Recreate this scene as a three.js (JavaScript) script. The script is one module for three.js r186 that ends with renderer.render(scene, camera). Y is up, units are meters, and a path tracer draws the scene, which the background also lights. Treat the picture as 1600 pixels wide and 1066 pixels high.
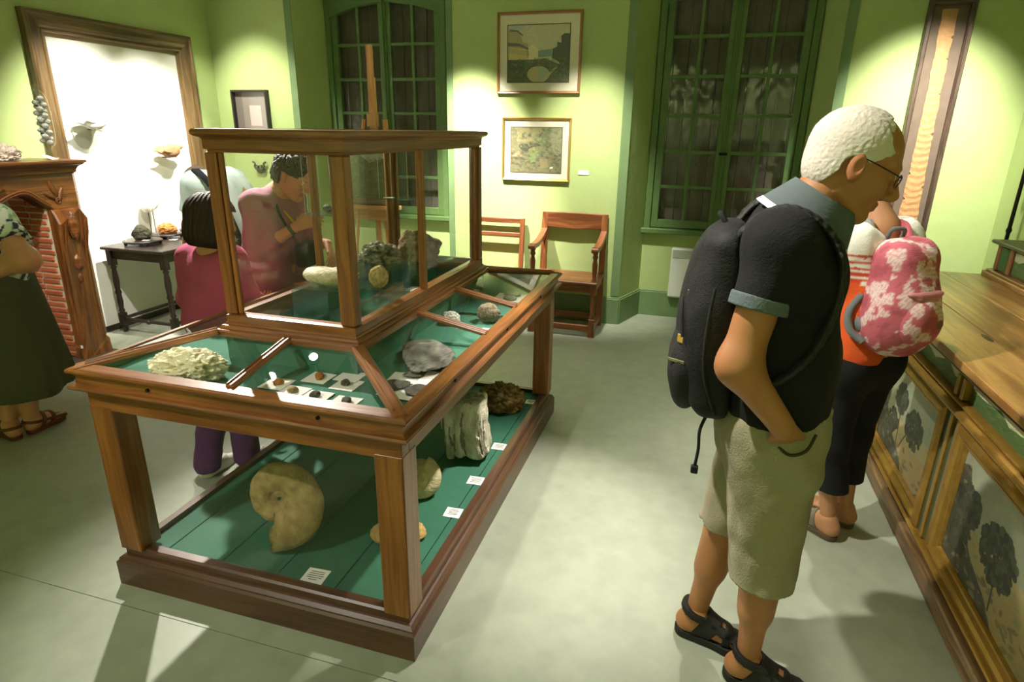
import * as THREE from 'three';
import { mergeGeometries, mergeVertices } from 'three/addons/utils/BufferGeometryUtils.js';
import { ImprovedNoise } from 'three/addons/math/ImprovedNoise.js';

// ---------------------------------------------------------------- camera, exposure, lights
const renderer = new THREE.WebGLRenderer({ antialias: true });
renderer.toneMapping = THREE.LinearToneMapping;
renderer.toneMappingExposure = 1.16;
renderer.shadowMap.enabled = true;
const scene = new THREE.Scene();
scene.background = new THREE.Color().setRGB(0.006, 0.006, 0.006);          // night outside
const camera = new THREE.PerspectiveCamera(57.96, 1600 / 1066, 0.05, 60);
camera.position.set(1.3437, 1.65, 2.4091);
camera.rotation.set(-0.3305, 0.2884, 0.0145, 'YXZ');
scene.add(camera);

const CEIL = 3.3;
// ceiling track spotlights: [x, z, target x,y,z, candela, half angle deg, penumbra]
const SPOTS = [
  [-2.05, -1.05, -0.10, 0.85, 0.40, 56, 23, 0.9, 'spotlight over the glass domes turned towards the showcase'],
  [-1.95, -1.40, -3.30, 1.30, -1.50, 50, 24.5, 1.0, 'spotlight aimed at the pale oval on the white panel'],
  [-1.95, -2.00, -3.30, 1.28, -2.15, 50, 22.5, 1.0, 'spotlight aimed at the brown bird on the white panel'],
  [-0.70, -1.95, -0.62, 1.0, -2.97, 105, 23, 1.0, 'spotlight aimed at the wall left of the paintings'],
  [0.50, -1.95, 0.36, 1.10, -2.97, 34, 22, 1.0, 'spotlight aimed at the wall label and armchair'],
  [2.75, -1.75, 2.80, 1.40, -2.95, 50, 27, 1.0, 'spotlight aimed at the framed animal skin'],
  [-2.70, -1.95, -2.85, 1.35, -2.97, 17, 31, 0.6, 'spotlight aimed at the small dark picture'],
  [0.22, 0.85, 2.15, 0.25, 0.05, 26, 33, 1.0, 'spotlight hanging right above the showcase'],
  [-1.05, 2.70, -0.05, 0.30, 0.65, 11, 20, 0.9, 'spotlight behind the viewer aimed at the big ammonite'],
  [-1.35, -0.15, -2.55, 0.75, -1.45, 20, 30, 0.9, 'fill spotlight added for the man leaning over the glass domes'],  // added lamp, brightens the back of the man in light blue
  [-1.80, -1.35, -0.88, 1.20, -0.45, 26, 14, 0.8, 'spotlight turned towards the woman in mauve'],
  [1.62, -0.80, 0.70, 0.10, 0.20, 46, 17, 1.0, 'spotlight aimed at the floor beside the showcase'],
  [1.25, -1.45, 1.10, 0.0, -2.0, 6, 30, 1.0, 'fill spotlight added to lift the floor before the radiator'],  // added weak fill for the dim floor near the chairs
  [1.55, -1.10, 2.55, 0.40, -0.1, 12, 38, 1.0, 'spotlight aimed at the painted chest'],
  [-1.6, 2.9, -1.6, 1.5, 3.9, 25, 44, 1.0, 'fill spotlight added to bounce off the rear wall on the left'],  // added lamp behind the viewer, raises the ambient by bounce
  [0.4, 2.9, 0.4, 1.5, 3.9, 25, 44, 1.0, 'fill spotlight added to bounce off the rear wall in the middle'],  // added too, second of three unseen bounce lamps
  [2.3, 2.7, 2.6, 1.5, 3.9, 25, 44, 1.0, 'fill spotlight added to bounce off the rear wall on the right'],  // added too, last of the unseen bounce lamps
  [-1.75, 1.25, -2.85, 1.10, -0.35, 15, 27, 1.0, 'spotlight facing the fireplace mantel'],
];
const LAMP_COLOR = new THREE.Color().setRGB(1.0, 0.945, 0.84);

// ---------------------------------------------------------------- helpers
const V = (x, y, z) => new THREE.Vector3(x, y, z);
let seed = 12345;
const srand = s => { seed = s >>> 0; };
const rnd = () => { seed = (seed + 0x6D2B79F5) >>> 0; let t = seed; t = Math.imul(t ^ (t >>> 15), t | 1); t ^= t + Math.imul(t ^ (t >>> 7), t | 61); return ((t ^ (t >>> 14)) >>> 0) / 4294967296; };
const rr = (a, b) => a + (b - a) * rnd();
const perlin = new ImprovedNoise();
const N3 = (x, y, z) => perlin.noise(x, y, z);
const fbm = (x, y, z, o = 4) => { let s = 0, a = 1, f = 1, t = 0; for (let i = 0; i < o; i++) { s += a * N3(x * f + 7.3 * i, y * f, z * f); t += a; a *= 0.5; f *= 2.03; } return s / t; };
const clamp = (x, a = 0, b = 1) => Math.min(b, Math.max(a, x));
const mix = (a, b, t) => a + (b - a) * t;
const sstep = (a, b, x) => { const t = clamp((x - a) / (b - a)); return t * t * (3 - 2 * t); };

const used = new Map();
function numbered(n) { const k = used.get(n) || 0; used.set(n, k + 1); return k ? `${n}_${String(k).padStart(3, '0')}` : n; }
function shade(o) { o.castShadow = true; o.receiveShadow = true; return o; }
function thing(name, label, category, pos = [0, 0, 0], turn = 0, group) {
  const o = new THREE.Group(); o.name = numbered(name); o.position.set(...pos); o.rotation.y = turn;
  o.userData = { label, category }; if (group) o.userData.group = group; scene.add(o); return o;
}
function part(name, geo, mat, parent, label) { const m = shade(new THREE.Mesh(geo, mat)); m.name = name; if (label) m.userData.label = label; parent.add(m); return m; }
function solo(name, geo, mat, label, category, pos = [0, 0, 0], turn = 0, group) {
  const m = shade(new THREE.Mesh(geo, mat)); m.name = numbered(name); m.position.set(...pos); m.rotation.y = turn;
  m.userData = { label, category }; if (group) m.userData.group = group; scene.add(m); return m;
}
function struct(name, geo, mat, label, category) { const m = shade(new THREE.Mesh(geo, mat)); m.name = name; m.userData = { kind: 'structure', label, category }; scene.add(m); return m; }
function structGroup(name, label, category, pos = [0, 0, 0]) { const g = new THREE.Group(); g.name = name; g.position.set(...pos); g.userData = { kind: 'structure', label, category }; scene.add(g); return g; }

// ---- geometry
function norm(g) {
  g = g.index ? g.toNonIndexed() : g;
  if (!g.attributes.normal) g.computeVertexNormals();
  const n = g.attributes.position.count;
  if (!g.attributes.uv) g.setAttribute('uv', new THREE.BufferAttribute(new Float32Array(n * 2), 2));
  for (const k of Object.keys(g.attributes)) if (!['position', 'normal', 'uv', 'color'].includes(k)) g.deleteAttribute(k);
  g.morphAttributes = {}; g.clearGroups(); return g;
}
const M = (...gs) => { const l = gs.flat().map(norm); return l.length > 1 ? mergeGeometries(l) : l[0]; };
// uv in metres, u along the chosen long axis (0,1,2)
function axisUV(g, ax, ox = 0, oy = 0) {
  g = norm(g); const p = g.attributes.position, n = g.attributes.normal, uv = g.attributes.uv, c = [0, 0, 0], m = [0, 0, 0];
  for (let i = 0; i < p.count; i++) {
    c[0] = p.getX(i); c[1] = p.getY(i); c[2] = p.getZ(i); m[0] = Math.abs(n.getX(i)); m[1] = Math.abs(n.getY(i)); m[2] = Math.abs(n.getZ(i));
    const o = [0, 1, 2].filter(k => k !== ax); const v = m[o[0]] > m[o[1]] ? c[o[1]] : c[o[0]];
    uv.setXY(i, c[ax] + ox, v + oy);
  }
  return g;
}
// chamfered box centred at the origin (44 triangles)
function cbox(w, h, d, c = 0.003) {
  c = Math.min(c, w * 0.45, h * 0.45, d * 0.45);
  const s = [w / 2, h / 2, d / 2], P = [];
  const vert = (ax, sx, sy, sz) => { const q = [sx * s[0], sy * s[1], sz * s[2]], g = [sx, sy, sz]; for (let k = 0; k < 3; k++) if (k !== ax) q[k] -= g[k] * c; return q; };
  const tri = (a, b, e) => {
    const u = [b[0] - a[0], b[1] - a[1], b[2] - a[2]], v = [e[0] - a[0], e[1] - a[1], e[2] - a[2]];
    const nx = u[1] * v[2] - u[2] * v[1], ny = u[2] * v[0] - u[0] * v[2], nz = u[0] * v[1] - u[1] * v[0];
    const cx = a[0] + b[0] + e[0], cy = a[1] + b[1] + e[1], cz = a[2] + b[2] + e[2];
    if (nx * cx + ny * cy + nz * cz < 0) P.push(...a, ...e, ...b); else P.push(...a, ...b, ...e);
  };
  const quad = (a, b, e, f) => { tri(a, b, e); tri(a, e, f); };
  for (let ax = 0; ax < 3; ax++) {
    const b = (ax + 1) % 3, e = (ax + 2) % 3;
    for (const g of [-1, 1]) { const f = (p, q) => { const t = [0, 0, 0]; t[ax] = g; t[b] = p; t[e] = q; return vert(ax, ...t); }; quad(f(-1, -1), f(1, -1), f(1, 1), f(-1, 1)); }
    for (const g of [-1, 1]) for (const k of [-1, 1]) { const f = (on, q) => { const t = [0, 0, 0]; t[b] = g; t[e] = k; t[ax] = q; return vert(on, ...t); }; quad(f(b, -1), f(b, 1), f(e, 1), f(e, -1)); }
  }
  for (const x of [-1, 1]) for (const y of [-1, 1]) for (const z of [-1, 1]) tri(vert(0, x, y, z), vert(1, x, y, z), vert(2, x, y, z));
  const g = new THREE.BufferGeometry(); g.setAttribute('position', new THREE.Float32BufferAttribute(P, 3)); g.computeVertexNormals(); return norm(g);
}
// bar between extents; grain along the longest side
function bar(x0, x1, y0, y1, z0, z1, c = 0.003) {
  const w = x1 - x0, h = y1 - y0, d = z1 - z0, g = cbox(w, h, d, c);
  const ax = w >= h && w >= d ? 0 : h >= d ? 1 : 2;
  axisUV(g, ax, rnd() * 3, rnd() * 3); g.translate((x0 + x1) / 2, (y0 + y1) / 2, (z0 + z1) / 2); return g;
}
// bar of square-ish section between two points
function beam(a, b, w, h, c = 0.003, up = V(0, 1, 0)) {
  a = V(...a); b = V(...b); const d = b.clone().sub(a), L = d.length(), g = cbox(w, h, L, c); axisUV(g, 2, rnd() * 3, rnd() * 3);
  const z = d.normalize(), x = up.clone().cross(z); if (x.lengthSq() < 1e-6) x.set(1, 0, 0); x.normalize(); const y = z.clone().cross(x);
  g.applyMatrix4(new THREE.Matrix4().makeBasis(x, y, z).setPosition(a.add(b).multiplyScalar(0.5))); return g;
}
function rod(a, b, ra, rb = ra, seg = 12) {
  a = V(...a); b = V(...b); const d = b.clone().sub(a), L = d.length(), g = new THREE.CylinderGeometry(rb, ra, L, seg, 1);
  g.applyQuaternion(new THREE.Quaternion().setFromUnitVectors(V(0, 1, 0), d.normalize())); g.translate((a.x + b.x) / 2, (a.y + b.y) / 2, (a.z + b.z) / 2);
  return norm(g);
}
const tube = (pts, r, seg = 40, rs = 8, closed = false) => norm(new THREE.TubeGeometry(new THREE.CatmullRomCurve3(pts.map(p => V(...p)), closed), seg, r, rs, closed));
function lathe(pts, seg = 24) { const g = new THREE.LatheGeometry(pts.map(p => new THREE.Vector2(p[0], p[1])), seg); const p = g.attributes.position, uv = g.attributes.uv; for (let i = 0; i < p.count; i++) uv.setXY(i, p.getY(i), uv.getX(i) * 0.2); return norm(g); }
// sweep a profile [[out, y], ...] round a rectangle of half sizes hx, hz; four mitred rails
function rectSweep(hx, hz, prof) {
  const cs = [[1, 1], [1, -1], [-1, -1], [-1, 1]], out = [];
  for (let s = 0; s < 4; s++) {
    const A = cs[s], B = cs[(s + 1) % 4], P = [], U = []; let v = 0; const ox = rnd() * 3;
    const pt = (C, q) => [C[0] * (hx + q[0]), q[1], C[1] * (hz + q[0])];
    for (let i = 0; i + 1 < prof.length; i++) {
      const p = prof[i], q = prof[i + 1], dv = Math.hypot(q[0] - p[0], q[1] - p[1]);
      const a = pt(A, p), b = pt(B, p), c = pt(B, q), d = pt(A, q);
      const ax = A[0] === B[0] ? 2 : 0, uu = t => t[ax] + ox;
      P.push(...a, ...b, ...c, ...a, ...c, ...d); U.push(uu(a), v, uu(b), v, uu(c), v + dv, uu(a), v, uu(c), v + dv, uu(d), v + dv); v += dv;
    }
    const g = new THREE.BufferGeometry(); g.setAttribute('position', new THREE.Float32BufferAttribute(P, 3)); g.setAttribute('uv', new THREE.Float32BufferAttribute(U, 2)); g.computeVertexNormals(); out.push(g);
  }
  return out;
}
// upright picture frame of outer size w x h in the local XY plane (facing +z); profile [[in, z], ...]
function frameRails(w, h, prof) {
  const gs = rectSweep(w / 2, h / 2, prof.map(([i, z]) => [-i, z]));
  const m = new THREE.Matrix4().makeBasis(V(1, 0, 0), V(0, 0, 1), V(0, -1, 0));       // y->z, z->-y
  return gs.map(g => { g.applyMatrix4(m); g.computeVertexNormals(); return g; });
}
function poly(pts, depth, bevel = 0) { const s = new THREE.Shape(pts.map(p => new THREE.Vector2(p[0], p[1]))); return norm(new THREE.ExtrudeGeometry(s, bevel ? { depth, bevelEnabled: true, bevelSize: bevel, bevelThickness: bevel, bevelSegments: 1, curveSegments: 12 } : { depth, bevelEnabled: false })); }
// plan polygon [x,z] extruded between heights
function plan(pts, y0, y1) { const g = poly(pts.map(([x, z]) => [x, -z]), y1 - y0); g.rotateX(-Math.PI / 2); g.translate(0, y0, 0); return metreUV(g); }
function metreUV(g) { g = norm(g); const p = g.attributes.position, n = g.attributes.normal, uv = g.attributes.uv; for (let i = 0; i < p.count; i++) { const ax = Math.abs(n.getX(i)), ay = Math.abs(n.getY(i)), az = Math.abs(n.getZ(i)); if (ay > ax && ay > az) uv.setXY(i, p.getX(i), p.getZ(i)); else uv.setXY(i, ax > az ? p.getZ(i) : p.getX(i), p.getY(i)); } return g; }
const box = (x0, x1, y0, y1, z0, z1) => metreUV(new THREE.BoxGeometry(x1 - x0, y1 - y0, z1 - z0).translate((x0 + x1) / 2, (y0 + y1) / 2, (z0 + z1) / 2));
function quadGeo(a, b, c, d) { const g = new THREE.BufferGeometry(); g.setAttribute('position', new THREE.Float32BufferAttribute([...a, ...b, ...c, ...a, ...c, ...d], 3)); g.setAttribute('uv', new THREE.Float32BufferAttribute([0, 0, 1, 0, 1, 1, 0, 0, 1, 1, 0, 1], 2)); g.computeVertexNormals(); return g; }
function tris(P) { const g = new THREE.BufferGeometry(); g.setAttribute('position', new THREE.Float32BufferAttribute(P, 3)); g.computeVertexNormals(); return norm(g); }

// ---- textures (tileable)
const hash = (x, y, s) => { let h = Math.imul(x, 374761393) ^ Math.imul(y, 668265263) ^ Math.imul(s, 1442695041); h = Math.imul(h ^ (h >>> 13), 1274126177); return ((h ^ (h >>> 16)) >>> 0) / 4294967296; };
function vn(x, y, px, py, s) { const xi = Math.floor(x), yi = Math.floor(y), fx = x - xi, fy = y - yi, u = fx * fx * (3 - 2 * fx), v = fy * fy * (3 - 2 * fy), w = (a, p) => ((a % p) + p) % p; const h = (a, b) => hash(w(a, px), w(b, py), s); return mix(mix(h(xi, yi), h(xi + 1, yi), u), mix(h(xi, yi + 1), h(xi + 1, yi + 1), u), v); }
function tn(u, v, fx, fy, o, s) { let r = 0, a = 1, t = 0; for (let i = 0; i < o; i++) { const k = 1 << i; r += a * vn(u * fx * k, v * fy * k, fx * k, fy * k, s + i * 17); t += a; a *= 0.5; } return r / t; }
function tex(w, h, fn, rep = [1, 1], srgb = true) {
  const d = new Uint8Array(w * h * 4);
  for (let j = 0; j < h; j++) for (let i = 0; i < w; i++) { const c = fn(i / w, j / h), k = (j * w + i) * 4; for (let q = 0; q < 3; q++) d[k + q] = clamp(c[q]) * 255; d[k + 3] = 255; }
  const t = new THREE.DataTexture(d, w, h); t.wrapS = t.wrapT = THREE.RepeatWrapping; t.magFilter = THREE.LinearFilter; t.minFilter = THREE.LinearMipmapLinearFilter; t.generateMipmaps = true;
  t.repeat.set(...rep); if (srgb) t.colorSpace = THREE.SRGBColorSpace; t.needsUpdate = true; return t;
}
const rgb = h => [(h >> 16 & 255) / 255, (h >> 8 & 255) / 255, (h & 255) / 255];
const mix3 = (a, b, t) => [mix(a[0], b[0], t), mix(a[1], b[1], t), mix(a[2], b[2], t)];
function woodMat(light, dark, s, o = {}) {
  const L = rgb(light), D = rgb(dark);
  const t = tex(512, 256, (u, v) => {
    const warp = tn(u, v, 3, 6, 2, s) * 0.10, streak = tn(u, v + warp, 4, 48, 3, s + 3), wide = tn(u, v + warp, 2, 9, 2, s + 9), pore = tn(u, v, 24, 128, 1, s + 21);
    let k = 0.50 * streak + 0.40 * wide + 0.10 * pore; k = sstep(0.28, 0.72, k); let c = mix3(D, L, k); if (pore > 0.86) c = mix3(c, D, 0.35); return c;
  }, [o.ru || 1.1, o.rv || 2.2]);
  return new THREE.MeshPhysicalMaterial({ map: t, roughness: o.rough ?? 0.42, clearcoat: o.coat ?? 0.25, clearcoatRoughness: 0.3 });
}
function speckMat(base, spread, s, o = {}) {
  const B = rgb(base);
  const t = tex(256, 256, (u, v) => { const k = (tn(u, v, o.f || 8, o.f || 8, 4, s) - 0.5) * spread * 2 + (tn(u, v, 96, 96, 1, s + 5) - 0.5) * spread * 0.6; return [B[0] + k, B[1] + k, B[2] + k]; }, o.rep || [1, 1]);
  const m = new THREE.MeshStandardMaterial({ map: t, roughness: o.rough ?? 0.85 });
  if (o.bump) { m.bumpMap = tex(256, 256, (u, v) => { const k = tn(u, v, o.bf || 24, o.bf || 24, 3, s + 31); return [k, k, k]; }, o.rep || [1, 1], false); m.bumpScale = o.bump; }
  return m;
}
const std = (hex, rough = 0.7, o = {}) => new THREE.MeshStandardMaterial({ color: hex, roughness: rough, ...o });
const glassMat = (rough = 0.0, o = {}) => new THREE.MeshPhysicalMaterial({ color: 0xffffff, roughness: rough, metalness: 0, transmission: 1, thickness: 0, ior: 1.5, ...o });
function canvasTex(w, h, draw) { const c = document.createElement('canvas'); c.width = w; c.height = h; draw(c.getContext('2d'), w, h); const t = new THREE.CanvasTexture(c); t.colorSpace = THREE.SRGBColorSpace; t.anisotropy = 4; return t; }

// ---- implicit surfaces (for bodies, bags and soft things): signed distances and a surface-nets mesher
const cap = (a, b, ra, rb = ra) => { const [ax, ay, az] = a, bx = b[0] - ax, by = b[1] - ay, bz = b[2] - az, l = bx * bx + by * by + bz * bz || 1e-9; return (x, y, z) => { const px = x - ax, py = y - ay, pz = z - az, h = clamp((px * bx + py * by + pz * bz) / l); const dx = px - bx * h, dy = py - by * h, dz = pz - bz * h; return Math.sqrt(dx * dx + dy * dy + dz * dz) - (ra + (rb - ra) * h); }; };
const ell = (c, r, R) => (x, y, z) => { let px = x - c[0], py = y - c[1], pz = z - c[2]; if (R) { const a = px, b = py, d = pz; px = R[0] * a + R[1] * b + R[2] * d; py = R[3] * a + R[4] * b + R[5] * d; pz = R[6] * a + R[7] * b + R[8] * d; } const k0 = Math.hypot(px / r[0], py / r[1], pz / r[2]), k1 = Math.hypot(px / (r[0] * r[0]), py / (r[1] * r[1]), pz / (r[2] * r[2])); return k1 < 1e-6 ? -Math.min(...r) : k0 * (k0 - 1) / k1; };
const smin = (a, b, k) => { const h = Math.max(k - Math.abs(a - b), 0) / k; return Math.min(a, b) - h * h * k * 0.25; };
const su = (k, ...f) => { f = f.flat(); return (x, y, z) => { let d = f[0](x, y, z); for (let i = 1; i < f.length; i++) d = smin(d, f[i](x, y, z), k); return d; }; };
const ssub = (k, f, g) => (x, y, z) => -smin(-f(x, y, z), g(x, y, z), k);
const both = (...f) => (x, y, z) => { let d = -1e9; for (const g of f) d = Math.max(d, g(x, y, z)); return d; };
const half = (n, p) => { const l = Math.hypot(...n); return (x, y, z) => ((x - p[0]) * n[0] + (y - p[1]) * n[1] + (z - p[2]) * n[2]) / l; };
const fat = (f, r) => (x, y, z) => f(x, y, z) - r;
const rbox = (c, h, r, R) => (x, y, z) => { let px = x - c[0], py = y - c[1], pz = z - c[2]; if (R) { const a = px, b = py, d = pz; px = R[0] * a + R[1] * b + R[2] * d; py = R[3] * a + R[4] * b + R[5] * d; pz = R[6] * a + R[7] * b + R[8] * d; } const qx = Math.abs(px) - h[0] + r, qy = Math.abs(py) - h[1] + r, qz = Math.abs(pz) - h[2] + r; return Math.hypot(Math.max(qx, 0), Math.max(qy, 0), Math.max(qz, 0)) + Math.min(Math.max(qx, qy, qz), 0) - r; };
// rows = local axes; forward X, up Y, right Z
function basis(fwd, up = [0, 1, 0]) { const x = V(...fwd).normalize(), z = x.clone().cross(V(...up)).normalize(), y = z.clone().cross(x); return [x.x, x.y, x.z, y.x, y.y, y.z, z.x, z.y, z.z]; }
const toWorld = (R, o, p, s = 1) => [o[0] + s * (R[0] * p[0] + R[3] * p[1] + R[6] * p[2]), o[1] + s * (R[1] * p[0] + R[4] * p[1] + R[7] * p[2]), o[2] + s * (R[2] * p[0] + R[5] * p[1] + R[8] * p[2])];
const local = (R, o, s, f) => (x, y, z) => { const a = (x - o[0]) / s, b = (y - o[1]) / s, c = (z - o[2]) / s; return s * f(R[0] * a + R[1] * b + R[2] * c, R[3] * a + R[4] * b + R[5] * c, R[6] * a + R[7] * b + R[8] * c); };
function netMesh(f, lo, hi, h, col) {
  const n = [0, 1, 2].map(i => Math.ceil((hi[i] - lo[i]) / h) + 1), [nx, ny, nz] = n, W = nx * ny, val = new Float32Array(nx * ny * nz), B = 6;
  for (let k0 = 0; k0 < nz; k0 += B) for (let j0 = 0; j0 < ny; j0 += B) for (let i0 = 0; i0 < nx; i0 += B) {
    const e = B * h * 0.5, c = f(lo[0] + i0 * h + e, lo[1] + j0 * h + e, lo[2] + k0 * h + e), far = Math.abs(c) > e * 1.75 * 1.35 + 0.012;
    for (let k = k0; k < Math.min(k0 + B, nz); k++) for (let j = j0; j < Math.min(j0 + B, ny); j++) for (let i = i0; i < Math.min(i0 + B, nx); i++) val[i + j * nx + k * W] = far ? c : f(lo[0] + i * h, lo[1] + j * h, lo[2] + k * h);
  }
  const id = new Int32Array(nx * ny * nz).fill(-1), P = [], I = [], off = [0, 1, nx, nx + 1, W, W + 1, W + nx, W + nx + 1], E = [[0, 1], [2, 3], [4, 5], [6, 7], [0, 2], [1, 3], [4, 6], [5, 7], [0, 4], [1, 5], [2, 6], [3, 7]];
  for (let k = 0; k < nz - 1; k++) for (let j = 0; j < ny - 1; j++) for (let i = 0; i < nx - 1; i++) {
    const b = i + j * nx + k * W; let m = 0; for (let q = 0; q < 8; q++) if (val[b + off[q]] < 0) m |= 1 << q; if (m === 0 || m === 255) continue;
    let sx = 0, sy = 0, sz = 0, c = 0;
    for (const [p, q] of E) { const a = val[b + off[p]], d = val[b + off[q]]; if ((a < 0) === (d < 0)) continue; const t = a / (a - d); sx += mix(p & 1, q & 1, t); sy += mix(p >> 1 & 1, q >> 1 & 1, t); sz += mix(p >> 2, q >> 2, t); c++; }
    id[b] = P.length / 3; P.push(lo[0] + (i + sx / c) * h, lo[1] + (j + sy / c) * h, lo[2] + (k + sz / c) * h);
  }
  const face = (a, b, c, d, flip) => { if (a < 0 || b < 0 || c < 0 || d < 0) return; if (flip) I.push(a, c, b, a, d, c); else I.push(a, b, c, a, c, d); };
  for (let k = 1; k < nz - 1; k++) for (let j = 1; j < ny - 1; j++) for (let i = 1; i < nx - 1; i++) {
    const b = i + j * nx + k * W, s = val[b] < 0;
    if (s !== (val[b + 1] < 0)) face(id[b - nx - W], id[b - W], id[b], id[b - nx], !s);
    if (s !== (val[b + nx] < 0)) face(id[b - 1 - W], id[b - 1], id[b], id[b - W], !s);
    if (s !== (val[b + W] < 0)) face(id[b - 1 - nx], id[b - nx], id[b], id[b - 1], !s);
  }
  const nv = P.length / 3, Nn = new Float32Array(nv * 3), U = new Float32Array(nv * 2), C = col ? new Float32Array(nv * 3) : null, e = h * 0.5;
  for (let v = 0; v < nv; v++) {
    let x = P[v * 3], y = P[v * 3 + 1], z = P[v * 3 + 2];
    let gx = f(x + e, y, z) - f(x - e, y, z), gy = f(x, y + e, z) - f(x, y - e, z), gz = f(x, y, z + e) - f(x, y, z - e); const l = Math.hypot(gx, gy, gz) || 1; gx /= l; gy /= l; gz /= l;
    const d = clamp(f(x, y, z), -h * 0.4, h * 0.4) * 0.8; x -= gx * d; y -= gy * d; z -= gz * d; P[v * 3] = x; P[v * 3 + 1] = y; P[v * 3 + 2] = z;
    Nn.set([gx, gy, gz], v * 3); U.set([x * 0.8 + z * 0.6, y], v * 2); if (C) C.set(col(x, y, z), v * 3);
  }
  const g = new THREE.BufferGeometry(); g.setAttribute('position', new THREE.Float32BufferAttribute(P, 3)); g.setAttribute('normal', new THREE.BufferAttribute(Nn, 3)); g.setAttribute('uv', new THREE.BufferAttribute(U, 2)); if (C) g.setAttribute('color', new THREE.BufferAttribute(C, 3)); g.setIndex(I); return g;
}
const lin = h => { const c = new THREE.Color(h); return [c.r, c.g, c.b]; };

// ---- rocks
function rockGeo(s, r, o = {}) {
  let g = mergeVertices((() => { const q = new THREE.IcosahedronGeometry(1, o.detail ?? 16); q.deleteAttribute('uv'); q.deleteAttribute('normal'); return q; })(), 1e-5);
  const p = g.attributes.position, f = o.f ?? 1.6, a = o.a ?? 0.28, n = p.count, col = o.col ? new Float32Array(n * 3) : null, U = new Float32Array(n * 2);
  for (let i = 0; i < n; i++) {
    let x = p.getX(i), y = p.getY(i), z = p.getZ(i);
    if (o.facet) { let m = 1e9; srand(s * 7 + 3); for (let k = 0; k < o.facet; k++) { const t = rr(0, 6.28), c = rr(-1, 1), q = Math.sqrt(1 - c * c), d = x * q * Math.cos(t) + y * c + z * q * Math.sin(t), lim = rr(0.62, 0.92); if (d > 1e-3) m = Math.min(m, lim / d); } const k = Math.min(1, m); x *= k; y *= k; z *= k; }
    let k = 1 + a * fbm(x * f + s, y * f + s * 2.1, z * f - s, 5); const fine = fbm(x * 7 + s, y * 7, z * 7, 3); k += (o.fine ?? 0.06) * fine;
    if (o.pit) { const q = N3(x * 5 + s, y * 5 + s, z * 5); k -= o.pit * sstep(0.25, 0.5, q); }
    if (o.ridge) k -= o.ridge * Math.abs(Math.sin(Math.atan2(z, x) * o.rn + fbm(x * 2, y * 2, z * 2, 2) * 3));
    let X = x * k * r[0], Y = y * k * r[1], Z = z * k * r[2]; if (o.flat !== undefined && Y < -r[1] * o.flat) Y = -r[1] * o.flat + (Y + r[1] * o.flat) * 0.05;
    p.setXYZ(i, X, Y, Z); U[i * 2] = X + Z; U[i * 2 + 1] = Y; if (col) { const q = clamp(0.5 + fbm(x * 3 + s * 3, y * 3, z * 3, 4) * 1.3); const c = mix3(o.col[0], o.col[1], q); col.set(c, i * 3); }
  }
  g.setAttribute('uv', new THREE.BufferAttribute(U, 2)); if (col) g.setAttribute('color', new THREE.BufferAttribute(col, 3)); g.computeVertexNormals();
  g.computeBoundingBox(); g.translate(0, -g.boundingBox.min.y, 0); return g;
}
const rockMat = (rough = 0.9) => new THREE.MeshStandardMaterial({ vertexColors: true, roughness: rough, bumpMap: BUMP.rock, bumpScale: 0.004 });
const BUMP = { rock: tex(256, 256, (u, v) => { const k = tn(u, v, 16, 16, 4, 77); return [k, k, k]; }, [9, 9], false), cloth: tex(128, 128, (u, v) => { const k = 0.5 * tn(u, v, 64, 64, 1, 5) + 0.5 * tn(u, v, 16, 16, 2, 8); return [k, k, k]; }, [7, 7], false) };

// ---------------------------------------------------------------- materials of the place
const wallMat = speckMat(0xadc07e, 0.016, 11, { rep: [0.5, 0.5], rough: 0.8, bump: 0.0016, bf: 48 });
const ceilMat = speckMat(0xe4e2d4, 0.01, 12, { rep: [0.5, 0.5], rough: 0.9 });
const trimMat = speckMat(0x6f8a5c, 0.02, 13, { rep: [2, 2], rough: 0.55 });
const frameGreen = speckMat(0x5c7a45, 0.03, 14, { rep: [3, 3], rough: 0.5 });
const floorMat = (() => {
  const t = tex(512, 512, (u, v) => { const a = tn(u, v, 3, 3, 4, 91), b = tn(u, v, 40, 40, 3, 92), k = (a - 0.5) * 0.10 + (b - 0.5) * 0.07; return [0.620 + k, 0.645 + k, 0.572 + k * 0.95]; }, [0.42, 0.42]);
  const r = tex(256, 256, (u, v) => { const k = 0.34 + 0.22 * tn(u, v, 5, 5, 4, 95); return [k, k, k]; }, [0.5, 0.5], false);
  return new THREE.MeshStandardMaterial({ map: t, roughness: 1, roughnessMap: r });
})();
const paleBoard = speckMat(0xeeeee6, 0.008, 15, { rough: 0.75 });
const caseWood = woodMat(0xa3682f, 0x74431c, 21, { rough: 0.38, coat: 0.35 });
const caseDark = woodMat(0x62402a, 0x482a18, 22, { rough: 0.4, coat: 0.3 });
const oakWood = woodMat(0x9a5e33, 0x6a3a1c, 23, { rough: 0.45 });
const mantelWood = woodMat(0x8f5726, 0x553014, 24, { rough: 0.36, coat: 0.4 });
const blackWood = woodMat(0x3d2f28, 0x1d1512, 25, { rough: 0.4 });
const easelWood = woodMat(0xe2ab70, 0xc08850, 26, { rough: 0.55, coat: 0.1 });
const frameWood = woodMat(0x745c38, 0x4c3a20, 27, { rough: 0.45 });
const skinFrameWood = woodMat(0x5a4a3c, 0x35281f, 28, { rough: 0.5 });
const topWood = woodMat(0xb58a4e, 0x7c552b, 29, { rough: 0.36, coat: 0.3, ru: 0.7, rv: 1.1 });
const greenCloth = speckMat(0x3d7a64, 0.02, 31, { rep: [3, 3], rough: 0.9, bump: 0.0006 });
const greenBoard = speckMat(0x2f6a52, 0.02, 32, { rep: [3, 3], rough: 0.75 });
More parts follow.
